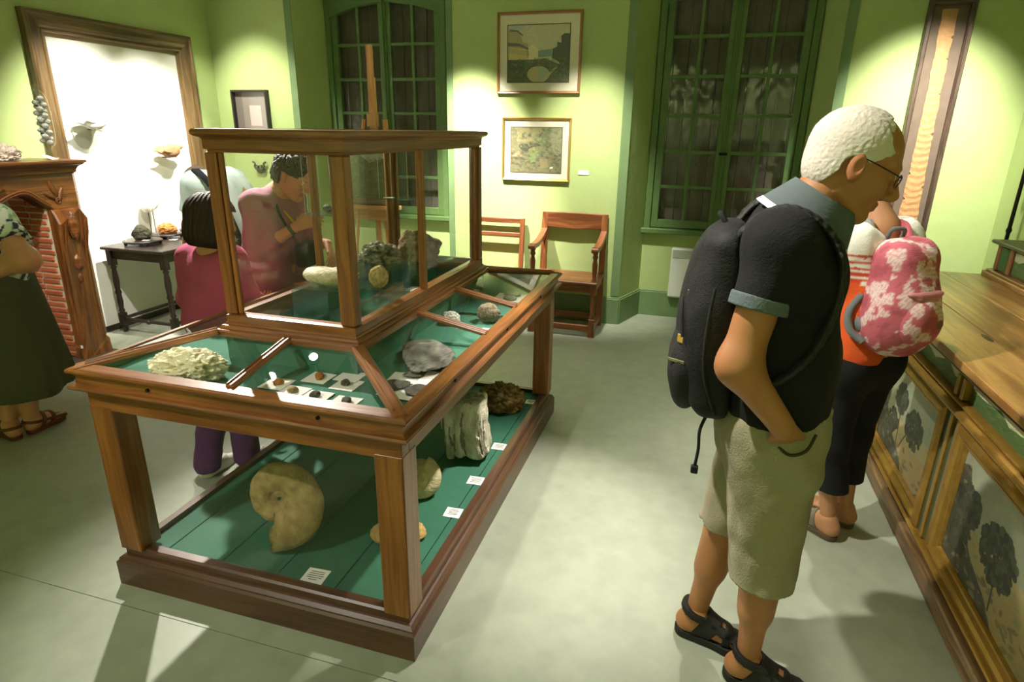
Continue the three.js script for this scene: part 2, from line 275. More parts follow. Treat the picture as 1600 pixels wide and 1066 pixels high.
const gold = speckMat(0xa8823a, 0.06, 33, { rep: [4, 4], rough: 0.36 }); gold.metalness = 0.55;
const shutterMat = speckMat(0x645f54, 0.05, 34, { rep: [1, 3], rough: 0.9 });
const paper = std(0xf7f6f0, 0.85);
const blackMetal = std(0x15130f, 0.45, { metalness: 0.5 });
const darkIron = std(0x1c1713, 0.5, { metalness: 0.7 });
const showGlass = glassMat(0.0);
const windowGlass = glassMat(0.02, { bumpMap: tex(128, 128, (u, v) => { const k = tn(u, v, 3, 3, 2, 41); return [k, k, k]; }, [1, 1], false), bumpScale: 0.004 });
const acrylic = glassMat(0.12, { color: 0xdcece6 });

// ---------------------------------------------------------------- floor, ceiling, walls
{
  const f = structGroup('floor', 'grey speckled floor of the museum room', 'floor');
  part('floor_sheet', box(-3.6, 3.7, -0.12, 0, -3.6, 1.083), floorMat, f);
  part('floor_sheet', box(-3.6, 3.7, -0.12, 0, 1.086, 4.2), floorMat, f);
  part('subfloor', box(-3.6, 3.7, -0.2, -0.11, -3.6, 4.2), floorMat, f);
  struct('ceiling', box(-3.6, 3.72, CEIL, CEIL + 0.2, -3.6, 4.2), ceilMat, 'pale plain ceiling above the room', 'ceiling');
  struct('wall_left', box(-3.6, -3.3, 0, CEIL, -2.97, 4.0), wallMat, 'green painted wall behind the fireplace', 'wall');
  struct('wall_right', box(3.42, 3.7, 0, CEIL, -2.97, 4.0), wallMat, 'green painted wall behind the painted chest', 'wall');
  struct('wall_front', box(-3.6, 3.7, 0, CEIL, 3.9, 4.2), wallMat, 'green painted wall behind the viewer', 'wall');
  struct('wall_back', M(
    plan([[-3.6, -2.97], [-2.38, -2.97], [-2.28, -3.38], [-2.28, -3.6], [-3.6, -3.6]], 0, CEIL),
    plan([[-0.82, -2.97], [0.735, -2.97], [0.87, -3.38], [0.87, -3.6], [-1.04, -3.6], [-1.04, -3.38]], 0, CEIL),
    plan([[2.275, -2.97], [3.7, -2.97], [3.7, -3.6], [2.10, -3.6], [2.10, -3.38]], 0, CEIL),
    box(-2.29, -1.03, 0, 0.78, -3.6, -3.38), box(0.86, 2.11, 0, 0.78, -3.6, -3.38),
    box(-2.29, -1.03, 2.86, CEIL, -3.6, -3.36), box(0.86, 2.11, 2.86, CEIL, -3.6, -3.36),
    box(-2.39, -0.81, 3.02, CEIL, -3.4, -2.97), box(0.73, 2.28, 3.02, CEIL, -3.4, -2.97)), wallMat, 'green painted back wall with two deep window niches', 'wall');
  const tr = [[-2.45, -2.38, 'left of the easel window niche'], [-0.875, -0.82, 'right of the easel window niche'], [0.66, 0.735, 'between armchair and radiator window'], [2.205, 2.275, 'right of the radiator window']];
  tr.forEach(([a, b, w], i) => struct('trim_' + (i + 1), box(a, b, 0.26, 3.02, -2.972, -2.962), trimMat, 'dark green painted corner band ' + w, 'trim'));
  const bb = structGroup('baseboard_back', 'dark green baseboard along the back wall', 'baseboard');
  const path = [[-3.3, -2.97], [-2.38, -2.97], [-2.28, -3.38], [-1.04, -3.38], [-0.82, -2.97], [0.735, -2.97], [0.87, -3.38], [2.10, -3.38], [2.275, -2.97], [3.42, -2.97]];
  for (let i = 0; i + 1 < path.length; i++) {
    const [ax, az] = path[i], [bx, bz] = path[i + 1], l = Math.hypot(bx - ax, bz - az), nx = -(bz - az) / l, nz = (bx - ax) / l, o = 0.009;
    const ex = (bx - ax) / l * 0.006, ez = (bz - az) / l * 0.006;
    part('board', M(beam([ax + nx * o - ex, 0.115, az + nz * o - ez], [bx + nx * o + ex, 0.115, bz + nz * o + ez], 0.022, 0.23), beam([ax + nx * 0.006 - ex, 0.236, az + nz * 0.006 - ez], [bx + nx * 0.006 + ex, 0.236, bz + nz * 0.006 + ez], 0.014, 0.016)), trimMat, bb);
  }
  struct('baseboard_left', M(bar(-3.302, -3.282, 0, 0.24, -2.95, -2.67), bar(-3.302, -3.282, 0, 0.24, 0.72, 3.9)), trimMat, 'dark green baseboard of the fireplace wall', 'baseboard');
}

// ---------------------------------------------------------------- windows
function windowUnit(n, x0, x1, label) {
  srand(500 + n);
  const w = structGroup('window_' + n, label, 'window', [x0, 0.78, -3.38]), W = x1 - x0, O = -0.78, zf = 0.035, zb = -0.05;
  const rows = [0.90, 1.19, 1.485, 1.785, 2.09, 2.395, 2.74].map(y => y + O), J = 0.055, mid = W / 2;
  part('jamb', bar(0, J, 0, 2.1, zb, zf, 0.004), frameGreen, w); part('jamb', bar(W - J, W, 0, 2.1, zb, zf, 0.004), frameGreen, w);
  part('sill', bar(-0.02, W + 0.02, 0, 0.045, zb, 0.075, 0.006), frameGreen, w);
  const arch = []; for (let i = 0; i <= 24; i++) { const t = i / 24, x = J + (W - 2 * J) * t; arch.push([x, 1.86 + 0.11 * Math.sin(Math.PI * t)]); }
  part('head', poly([[0, 2.1], [0, 1.82], ...arch, [W, 1.82], [W, 2.1]], 0.07).translate(0, 0, zb + 0.01), frameGreen, w);
  for (let s = 0; s < 2; s++) {
    const a = s ? mid + 0.003 : J + 0.004, b = s ? W - J - 0.004 : mid - 0.003, st = 0.058, leaf = new THREE.Group(); leaf.name = 'casement'; w.add(leaf);
    part('stile', bar(a, a + st, 0.05, 2.04, -0.028, 0.016), frameGreen, leaf); part('stile', bar(b - st, b, 0.05, 2.04, -0.028, 0.016), frameGreen, leaf);
    part('bottom_rail', bar(a + st, b - st, 0.05, rows[0], -0.028, 0.016), frameGreen, leaf);
    part('top_rail', poly([[a + st, 2.04], [a + st, 1.90 + 0.11 * (s ? 0.98 : 0.45) - 0.04], [b - st, 1.90 + 0.11 * (s ? 0.45 : 0.98) - 0.04], [b - st, 2.04]], 0.04).translate(0, 0, -0.024), frameGreen, leaf);
    const c = (a + b) / 2; part('muntin', bar(c - 0.014, c + 0.014, rows[0], 2.0, -0.02, 0.012), frameGreen, leaf);
    for (let r = 1; r < 6; r++) part('muntin', bar(a + st, b - st, rows[r] - 0.014, rows[r] + 0.014, -0.019, 0.011), frameGreen, leaf);
    for (let r = 0; r < 6; r++) for (let q = 0; q < 2; q++) {
      const px0 = q ? c + 0.012 : a + st - 0.002, px1 = q ? b - st + 0.002 : c - 0.012, py0 = rows[r] + (r ? 0.012 : -0.002), py1 = r < 5 ? rows[r + 1] - 0.012 : 1.96;
      const g = new THREE.PlaneGeometry(px1 - px0, py1 - py0); g.rotateX(rr(-0.006, 0.006)); g.rotateY(rr(-0.008, 0.008)); g.translate((px0 + px1) / 2, (py0 + py1) / 2, -0.008); part('pane', g, windowGlass, leaf);
    }
  }
  for (let i = 0; i < 10; i++) part('shutter_board', bar(i * W / 10 + 0.002, (i + 1) * W / 10 - 0.002, 0.02, 2.06, -0.155, -0.13, 0.004), shutterMat, w);
  part('cover_bead', bar(mid - 0.022, mid + 0.022, 0.05, 2.06, 0.014, 0.034, 0.006), frameGreen, w);
  part('bolt_rod', rod([mid - 0.002, 0.1, 0.042], [mid - 0.002, 2.0, 0.042], 0.007), frameGreen, w);
  part('bolt_handle', M(rod([mid, 0.70, 0.036], [mid, 0.70, 0.075], 0.009), rod([mid - 0.035, 0.70, 0.078], [mid + 0.03, 0.70, 0.078], 0.010)), darkIron, w);
}
windowUnit(1, -2.28, -1.04, 'green arched window with small panes behind the easel');
windowUnit(2, 0.87, 2.10, 'tall green window with small panes above the radiator');

{ // convector heater
  const r = thing('radiator', 'white convector heater on the wall under the window', 'radiator', [1.14, 0.205, -3.378]);
  part('body', bar(0, 0.62, 0, 0.455, 0.012, 0.075, 0.012), std(0xe9ebe6, 0.5), r);
  part('bracket', bar(0.08, 0.54, 0.1, 0.36, -0.002, 0.014), blackMetal, r);
  for (let i = 0; i < 7; i++) part('grille_slat', bar(0.015, 0.605, 0.372 + i * 0.0105, 0.378 + i * 0.0105, 0.073, 0.082, 0.001), std(0xcfd2cd, 0.5), r);
}

// ---------------------------------------------------------------- ceiling spotlights
{
  const tracks = [[-2.0, -2.2, 1.6], [0, -2.0, 1.0], [1.5, -1.2, 2.2]];
  SPOTS.forEach(([x, z, tx, ty, tz, cd, ang, pen, lab]) => {
    const top = V(x, CEIL, z), head = V(x, CEIL - 0.22, z), dir = V(tx, ty, tz).sub(head).normalize();
    const g = thing('track_spotlight', 'black ceiling ' + lab, 'spotlight', [x, CEIL, z]);
    const q = new THREE.Quaternion().setFromUnitVectors(V(0, -1, 0), dir), at = h => h.applyQuaternion(q).translate(0, -0.22, 0);
    part('base', norm(new THREE.CylinderGeometry(0.05, 0.05, 0.03, 20)).translate(0, -0.015, 0), blackMetal, g);
    part('stem', rod([0, -0.02, 0], [0, -0.19, 0], 0.008), blackMetal, g);
    part('housing', at(lathe([[0.0, 0.09], [0.03, 0.088], [0.046, 0.07], [0.046, -0.055], [0.041, -0.055], [0.041, -0.02]], 24)), blackMetal, g);
    part('lens', at(norm(new THREE.CircleGeometry(0.038, 24)).rotateX(Math.PI / 2).translate(0, -0.03, 0)), new THREE.MeshStandardMaterial({ color: 0x000000, emissive: LAMP_COLOR, emissiveIntensity: 30 }), g, 'glowing lamp face');
    const s = new THREE.SpotLight(LAMP_COLOR, cd, 0, ang * Math.PI / 180, pen, 2); s.castShadow = true; s.shadow.radius = 1.8; s.shadow.mapSize.set(1024, 1024);
    s.position.copy(head).addScaledVector(dir, 0.065); s.target.position.set(tx, ty, tz); s.name = 'spot_beam'; scene.add(s, s.target);
  });
}

// ---------------------------------------------------------------- the showcase
srand(900);
{
  const c = thing('display_case', 'large wooden fossil showcase with sloping glass desk and glazed hood', 'display case');
  // plinth
  for (const g of rectSweep(0.61, 0.998, [[0, 0], [0, 0.098], [-0.008, 0.106], [-0.008, 0.112], [-0.02, 0.122], [-0.028, 0.124], [-0.028, 0.150], [-0.036, 0.156], [-0.066, 0.156], [-0.066, 0.13]])) part('plinth_board', g, caseDark, c);
  // green shelf boards (run along the case)
  const sx = [-0.555, -0.44, -0.20, 0.035, 0.27, 0.50, 0.555];
  for (let i = 0; i + 1 < sx.length; i++) part('shelf_board', bar(sx[i] + 0.0018, sx[i + 1] - 0.0018, 0.105, 0.135, -0.94, 0.94, 0.002), greenBoard, c);
  for (const x of [-1, 1]) for (const z of [-1, 1]) part('leg', bar(x > 0 ? 0.497 : -0.592, x > 0 ? 0.592 : -0.497, 0.150, 0.74, z > 0 ? 0.885 : -0.98, z > 0 ? 0.98 : -0.885, 0.004), caseWood, c);
  part('apron', bar(-0.59, 0.59, 0.725, 0.806, 0.93, 0.978), caseWood, c); part('apron', bar(-0.59, 0.59, 0.725, 0.806, -0.978, -0.93), caseWood, c);
  part('apron', bar(-0.59, -0.545, 0.725, 0.806, -0.93, 0.93), caseWood, c); part('apron', bar(0.545, 0.59, 0.725, 0.806, -0.93, 0.93), caseWood, c);
  // moulded lip and desk sides
  for (const g of rectSweep(0.625, 1.013, [[-0.045, 0.796], [-0.012, 0.797], [-0.002, 0.803], [0.002, 0.810], [-0.002, 0.817], [-0.012, 0.821], [-0.018, 0.823], [-0.020, 0.850], [-0.010, 0.858], [-0.002, 0.862], [0, 0.868], [-0.002, 0.874], [-0.010, 0.879], [-0.046, 0.8865], [-0.047, 0.878]])) part('desk_frame', g, caseWood, c);
  part('desk_floor', bar(-0.585, 0.585, 0.815, 0.834, -0.973, 0.973), greenCloth, c);
  for (const [a, b, z0, z1] of [[-0.595, -0.585, -0.98, 0.98], [0.585, 0.595, -0.98, 0.98]]) part('lining', bar(a, b, 0.805, 0.868, z0, z1, 0.001), greenCloth, c);
  for (const s of [-1, 1]) part('lining', bar(-0.585, 0.585, 0.805, 0.868, s * 0.9835 - 0.005, s * 0.9835 + 0.005, 0.001), greenCloth, c);
  for (const s of [-1, 1]) { part('partition', bar(s * 0.262 - 0.006, s * 0.262 + 0.006, 0.83, 0.935, -0.66, 0.66, 0.001), greenCloth, c); part('partition', bar(-0.256, 0.256, 0.83, 0.935, s * 0.654 - 0.006, s * 0.654 + 0.006, 0.001), greenCloth, c); }
  // sloping bars: outer edge (y .884) up to hood base (y .942)
  const yo = 0.8835, yi = 0.942, ox = 0.59, oz = 0.978, ix = 0.285, iz = 0.675;
  const hip = (x, z) => beam([x * (ox + 0.012), yo - 0.008, z * (oz + 0.012)], [x * ix, yi, z * iz], 0.046, 0.018, 0.004);
  const bead = (a, b, w, o) => { const A = V(...a), B = V(...b), d = B.clone().sub(A).normalize(), sN = d.clone().cross(V(0, 1, 0)).normalize(); const f = k => { const t = sN.clone().multiplyScalar(k * w); return beam([A.x + t.x, A.y + o, A.z + t.z], [B.x + t.x, B.y + o, B.z + t.z], 0.009, 0.010, 0.003); }; return [f(1), f(-1)]; };
  for (const x of [-1, 1]) for (const z of [-1, 1]) part('hip_bar', M(hip(x, z), bead([x * (ox - 0.01), yo - 0.004, z * (oz - 0.01)], [x * ix, yi, z * iz], 0.013, 0.009)), caseWood, c);
  const zb = [0.215, -0.20];
  for (const x of [-1, 1]) for (const z of zb) part('glazing_bar', M(beam([x * ox, yo, z], [x * ix, yi, z], 0.036, 0.016, 0.004), bead([x * ox, yo, z], [x * ix, yi, z], 0.009, 0.008)), caseWood, c);
  for (const z of [-1, 1]) part('glazing_bar', M(beam([0.01, yo, z * oz], [0.01, yi, z * iz], 0.036, 0.016, 0.004), bead([0.01, yo, z * oz], [0.01, yi, z * iz], 0.009, 0.008)), caseWood, c);
  // sloping panes
  const pane = (a, b, d, e) => part('pane', quadGeo(a, b, d, e), showGlass, c);
  const yg0 = yo - 0.003, yg1 = yi - 0.003;
  for (const s of [-1, 1]) {
    const zs = [oz, zb[0], zb[1], -oz], zi = [iz, zb[0], zb[1], -iz];
    for (let i = 0; i < 3; i++) pane([s * ox, yg0, zs[i]], [s * ox, yg0, zs[i + 1]], [s * ix, yg1, zi[i + 1]], [s * ix, yg1, zi[i]]);
    pane([-ox, yg0, s * oz], [0.01, yg0, s * oz], [0.01, yg1, s * iz], [-ix, yg1, s * iz]); pane([0.01, yg0, s * oz], [ox, yg0, s * oz], [ix, yg1, s * iz], [0.01, yg1, s * iz]);
  }
  // hood base mouldings
  for (const g of rectSweep(0.268, 0.652, [[0.030, 0.928], [0.030, 0.944], [0.024, 0.950], [0.016, 0.951], [0.016, 0.958], [0.010, 0.964], [0.002, 0.966], [0.0, 0.972], [-0.004, 0.974], [-0.004, 1.000], [-0.020, 1.004], [-0.044, 1.004], [-0.044, 0.940]])) part('hood_base', g, caseWood, c);
  for (const x of [-1, 1]) for (const z of [-1, 1]) {
    const X = x * 0.264, Z = z * 0.648, a = Math.min(X, X - x * 0.046), b = Math.max(X, X - x * 0.046), d = Math.min(Z, Z - z * 0.046), e = Math.max(Z, Z - z * 0.046);
    const p = part('hood_post', bar(a, b, 1.0045, 1.5655, d, e, 0.004), caseWood, c);
    part('bead', M(bar(x > 0 ? a - 0.016 : b, x > 0 ? a : b + 0.016, 1.0045, 1.565, z > 0 ? e - 0.022 : d + 0.010, z > 0 ? e - 0.010 : d + 0.022), bar(x > 0 ? b - 0.022 : a + 0.010, x > 0 ? b - 0.010 : a + 0.022, 1.0045, 1.565, z > 0 ? d - 0.016 : e, z > 0 ? d : e + 0.016)), caseWood, p);
  }
  for (const g of rectSweep(0.264, 0.648, [[-0.046, 1.565], [-0.010, 1.565], [-0.008, 1.573], [0, 1.576], [0, 1.606], [0.004, 1.612], [0.018, 1.618], [0.024, 1.624], [0.024, 1.634], [0.018, 1.640], [-0.04, 1.642], [-0.05, 1.63], [-0.05, 1.57]])) part('hood_cornice', g, caseWood, c);
  for (const s of [-1, 1]) { part('hood_stile', bar(s * 0.25 - 0.013, s * 0.25 + 0.013, 1.0, 1.57, 0.045, 0.075), caseWood, c); }
  part('hood_pane', quadGeo([-0.222, 1.0, 0.626], [0.222, 1.0, 0.626], [0.222, 1.57, 0.626], [-0.222, 1.57, 0.626]), showGlass, c);
  part('hood_pane', quadGeo([-0.222, 1.0, -0.626], [0.222, 1.0, -0.626], [0.222, 1.57, -0.626], [-0.222, 1.57, -0.626]), showGlass, c);
  for (const s of [-1, 1]) for (const [a, b] of [[-0.61, 0.05], [0.07, 0.61]]) part('hood_pane', quadGeo([s * 0.243, 1.0, a], [s * 0.243, 1.0, b], [s * 0.243, 1.57, b], [s * 0.243, 1.57, a]), showGlass, c);
  part('roof_pane', quadGeo([-0.225, 1.626, -0.61], [0.225, 1.626, -0.61], [0.225, 1.626, 0.61], [-0.225, 1.626, 0.61]), showGlass, c, 'glass top of the hood');
  // lower glazing
  for (const s of [-1, 1]) { part('lower_pane', quadGeo([-0.5, 0.153, s * 0.952], [0.5, 0.153, s * 0.952], [0.5, 0.73, s * 0.952], [-0.5, 0.73, s * 0.952]), showGlass, c); }
  // keyholes
  for (const [x, z] of [[-0.30, 0.997], [0.33, 0.997]]) part('keyhole', rod([x, 0.838, z - 0.004], [x, 0.838, z + 0.003], 0.006), blackMetal, c);
  for (const z of [0.60, 0.0, -0.58]) part('keyhole', rod([0.603, 0.838, z], [0.610, 0.838, z], 0.006), blackMetal, c);
}

// ---- specimens and labels
const bone = [lin(0xe9e2c4), lin(0xb9ad84)], tan = [lin(0xb59c6a), lin(0x8a7444)], grey = [lin(0x8d8a80), lin(0x55534c)], brown = [lin(0xa98a52), lin(0x5a4220)], slate = [lin(0x5f5d54), lin(0x3b3a34)], white = [lin(0xf4f2ea), lin(0xcfcabc)], rust = [lin(0xd08f4a), lin(0x9a5a26)], olive = [lin(0x5d5b44), lin(0x2f3028)];
const rock = (name, label, pos, turn, s, r, o, group, cat = 'fossil') => solo(name, rockGeo(s, r, o), rockMat(o.rough), label, cat, pos, turn, group);
function cardGeo(w, d) { return cbox(w, 0.002, d, 0.0004); }
function card(label, x, y, z, w = 0.075, d = 0.075, turn = 0, group = 'white labels in the showcase') {
  const g = thing('label_card', label, 'label', [x, y + 0.001, z], turn, group);
  part('card', cardGeo(w, d), paper, g); return g;
}
const printMat = std(0x4a4a44, 0.9);
function printLines(g, w, d, n) { const l = []; for (let i = 0; i < n; i++) { const q = rr(0.35, 0.8) * w; l.push(box(-q / 2, q / 2, 0.0008, 0.0014, -d * 0.32 + i * d * 0.62 / n, -d * 0.32 + i * d * 0.62 / n + 0.003)); } part('print', M(l), printMat, g); }

// spiral shell: tube sweep on a growing spiral; local plane XY, thickness along z
function spiralGeo(R, turns, grow, tube0, o = {}) {
  const nu = o.nu || 160, nv = o.nv || 28, P = [], C = [], I = [], U = [], end = turns * Math.PI * 2, col = o.col, thick = o.thick || 0.7;
  for (let i = 0; i <= nu; i++) {
    const t = end * i / nu, k = Math.exp(grow * (t - end)), rad = R * k, tr = tube0 * k * (i === 0 ? 0.02 : 1), cx = rad * Math.cos(t), cy = rad * Math.sin(t);
    for (let j = 0; j <= nv; j++) {
      const a = j / nv * Math.PI * 2; let q = tr * (1 + (o.ribs ? o.ribs * Math.sin(t * (o.rn || 20)) : 0)); let dx = q * Math.cos(a), dz = q * thick * Math.sin(a) + (o.rise || 0) * (1 - k);
      let x = cx + dx * Math.cos(t), y = cy + dx * Math.sin(t), z = dz; const n = (o.rough || 0.02) * R * fbm(x / R * 3 + 5, y / R * 3, z / R * 3 + (o.s || 0), 4); x += n * Math.cos(a) * Math.cos(t); y += n * Math.cos(a) * Math.sin(t); z += n * Math.sin(a);
      if (i === nu && o.broken) { x += rr(-1, 1) * o.broken; y += rr(-1, 1) * o.broken; }
      P.push(x, y, z); U.push(x + z, y); C.push(...mix3(col[0], col[1], clamp(0.5 + fbm(x / R * 4, y / R * 4, z / R * 4 + 3, 4) * 1.4)));
    }
  }
  for (let i = 0; i < nu; i++) for (let j = 0; j < nv; j++) { const a = i * (nv + 1) + j, b = a + nv + 1; I.push(a, b, a + 1, b, b + 1, a + 1); }
  const base = nu * (nv + 1), ce = P.length / 3; const lt = end; P.push(R * Math.cos(lt), R * Math.sin(lt), 0); U.push(0, 0); C.push(...col[1]); for (let j = 0; j < nv; j++) I.push(base + j, base + j + 1, ce);
  const g = new THREE.BufferGeometry(); g.setAttribute('position', new THREE.Float32BufferAttribute(P, 3)); g.setAttribute('uv', new THREE.Float32BufferAttribute(U, 2)); g.setAttribute('color', new THREE.Float32BufferAttribute(C, 3)); g.setIndex(I); g.computeVertexNormals(); return g;
}
const rest = g => { g.computeBoundingBox(); g.translate(0, -g.boundingBox.min.y, 0); return g; };

// lower shelf (y .135)
{
  const Y = 0.135;
  let g = spiralGeo(0.097, 2.7, 0.125, 0.066, { col: tan, thick: 0.52, rough: 0.05, broken: 0.006, nu: 200 });
  g.rotateZ(0.42); g.scale(-1.28, 1.28, 1.28); { const ix = g.index.array; for (let i = 0; i < ix.length; i += 3) { const t = ix[i]; ix[i] = ix[i + 1]; ix[i + 1] = t; } } g.rotateX(-0.22); g.rotateY(0.18); g.computeVertexNormals(); rest(g);
  solo('ammonite', g, rockMat(), 'large tan ammonite standing on the lower green shelf', 'fossil', [-0.035, Y, 0.765]);
  rock('fossil_slab', 'round flat sandy fossil behind the front corner leg', [0.345, Y, 0.575], 0.3, 3, [0.105, 0.026, 0.085], { a: 0.2, f: 1.4, flat: 0.6, col: [lin(0xc9a76a), lin(0xa07f42)], detail: 18 });
  g = spiralGeo(0.058, 3.2, 0.12, 0.05, { col: [lin(0xcfc49e), lin(0xb5a880)], thick: 1.0, rise: 0.085, rough: 0.04, s: 4 });
  g.rotateX(-0.55); g.rotateY(0.25); rest(g);
  solo('snail_fossil', M(g, rockGeo(8, [0.082, 0.07, 0.07], { a: 0.12, col: [lin(0xcfc49e), lin(0xb5a880)], detail: 12 }).translate(0, 0.0, -0.02)), rockMat(), 'pale domed fossil snail with pointed tip', 'fossil', [0.30, Y, 0.27]);
  { const R = basis([1, 0.10, 0.35], [0.12, 1, 0]), blk = rbox([0, 0.15, 0], [0.10, 0.145, 0.085], 0.02, R), cA = lin(0xd6d1be), cB = lin(0x7d7665), cC = lin(0x7a7262);
    const groove = (x, y, z) => fbm(x * 26 + 0.6 * Math.sin(y * 9), y * 3.2, z * 26, 3);
    const f = (x, y, z) => { const d = blk(x, y, z); return Math.abs(d) > 0.05 ? d : d + 0.030 * Math.max(0, groove(x, y, z)) + 0.020 * fbm(x * 9, y * 9, z * 9, 3) + 0.03 * Math.max(0, y - 0.22) * Math.abs(x * 9); };
    solo('petrified_wood', rest(netMesh(f, [-0.17, -0.03, -0.16], [0.17, 0.33, 0.16], 0.005, (x, y, z) => { const q = groove(x, y, z); return q > 0.22 ? cC : mix3(cA, cB, clamp(0.35 + fbm(x * 20, y * 6, z * 20, 3))); })), rockMat(), 'tall grey block of petrified wood with vertical grooves', 'fossil', [0.375, Y, -0.105], 0.45); }
  rock('crystal_rock', 'knobbly golden brown rock at the far end of the lower shelf', [0.375, Y, -0.665], 0.2, 31, [0.125, 0.085, 0.10], { a: 0.3, f: 2.2, fine: 0.35, flat: 0.7, col: brown, detail: 26 });
  const L = [[0.172, 0.882, 'the large ammonite', 0.085], [0.494, 0.371, 'the round flat fossil', 0.07], [0.498, 0.109, 'the fossil snail', 0.07], [0.502, -0.228, 'the petrified wood', 0.07], [0.512, -0.80, 'the golden brown rock', 0.06]];
  srand(61);
  for (const [x, z, w, s] of L) { const k = card('small printed label lying in front of ' + w, x, Y, z, s, s * 0.95, 0.06); printLines(k, s, s * 0.95, 5); }
}
// desk trays
{
  const Y = 0.8345;
  rock('pitted_rock', 'bright cream pitted rock in the left desk tray', [-0.255, Y, 0.865], 0.15, 41, [0.125, 0.066, 0.08], { a: 0.22, pit: 0.14, fine: 0.2, flat: 0.6, col: [lin(0xf8f2dc), lin(0xddd2a8)], detail: 26 });
  // cards with small fossils, front right tray
  const cs = [[0.075, 0.885, 'far left', rust], [0.18, 0.80, 'top left', rust], [0.165, 0.925, 'second of the front row', tan], [0.275, 0.755, 'empty rear', null], [0.30, 0.82, 'upper right', slate], [0.26, 0.94, 'third of the front row', slate], [0.365, 0.945, 'front right end', slate]];
  srand(71);
  cs.forEach(([x0, z0, w, cc], i) => { const x = x0 - 0.022, z = z0 - 0.072;
    card(`white card in the front tray, ${w}`, x, Y + (i % 2) * 0.0022, z, 0.088, 0.088, 0.0, 'white cards in the front tray');
    if (cc) rock('small_fossil', `small ${cc === slate ? 'dark' : 'brown'} fossil on the card at ${w}`, [x + rr(-0.008, 0.01), Y + (i % 2) * 0.0022 + 0.002, z], rr(0, 3), 100 + i, [i === 1 || i === 6 ? 0.026 : 0.018, 0.011, 0.015], { a: 0.4, col: cc, detail: 6, flat: 0.6 }, 'small fossils on cards');
  });
  // right tray nearest: slab, cards, plates
  rock('slate_slab', 'large grey fossil slab in the near right tray', [0.43, Y, 0.46], 0.5, 51, [0.105, 0.032, 0.165], { a: 0.16, facet: 10, fine: 0.08, flat: 0.7, col: grey, detail: 22 });
  const pc = [[0.43, 0.63, 0.10, 0.09], [0.525, 0.62, 0.08, 0.14], [0.48, 0.745, 0.13, 0.11]];
  ['under the grey slab', 'beside the desk frame', 'in the near corner'].forEach((w, i) => card('white sheet ' + w + ' of the near right tray', pc[i][0], Y + i * 0.0021, pc[i][1], pc[i][2], pc[i][3], 0.1 - i * 0.1, 'white sheets in the right trays'));
  const pl = [[0.455, 0.60, 0.042, 'rear'], [0.435, 0.715, 0.055, 'left'], [0.525, 0.73, 0.05, 'front']];
  pl.forEach(([x, z, s, w], i) => rock('fossil_plate', `thin dark fossil plate, ${w} one of three on white sheets`, [x, Y + 0.0068, z], i, 60 + i, [s, 0.006, s * 0.8], { a: 0.3, facet: 8, flat: 0.5, col: slate, detail: 10 }));
  // right tray middle
  rock('white_fossil', 'small white fossil in the middle right tray', [0.345, Y, -0.005], 0, 54, [0.042, 0.036, 0.034], { a: 0.35, fine: 0.2, flat: 0.6, col: white, detail: 14 });
  card('white label beside the small white fossil', 0.42, Y, 0.02, 0.07, 0.05, 0.2);
  rock('round_rock', 'round grey brown ribbed fossil in the middle right tray', [0.49, Y, -0.095], 0, 55, [0.055, 0.047, 0.045], { a: 0.1, ridge: 0.06, rn: 12, fine: 0.12, flat: 0.8, col: [lin(0x9a8c72), lin(0x6a5d48)], detail: 16 });
  card('white label behind the round ribbed fossil', 0.53, Y, 0.03, 0.06, 0.05, 0.1);
  // right tray far
  card('white sheet in the farthest right tray', 0.47, Y, -0.52, 0.17, 0.16, 0.05, 'white sheets in the right trays');
  rock('fossil_plate', 'grey fossil plate at the back of the farthest right tray', [0.465, Y + 0.0025, -0.555], 0, 57, [0.045, 0.014, 0.035], { a: 0.3, flat: 0.5, col: grey, detail: 8 });
  rock('fossil_plate', 'grey fossil plate at the front of the farthest right tray', [0.475, Y + 0.0025, -0.475], 0, 58, [0.035, 0.014, 0.03], { a: 0.3, flat: 0.5, col: grey, detail: 8 });
}
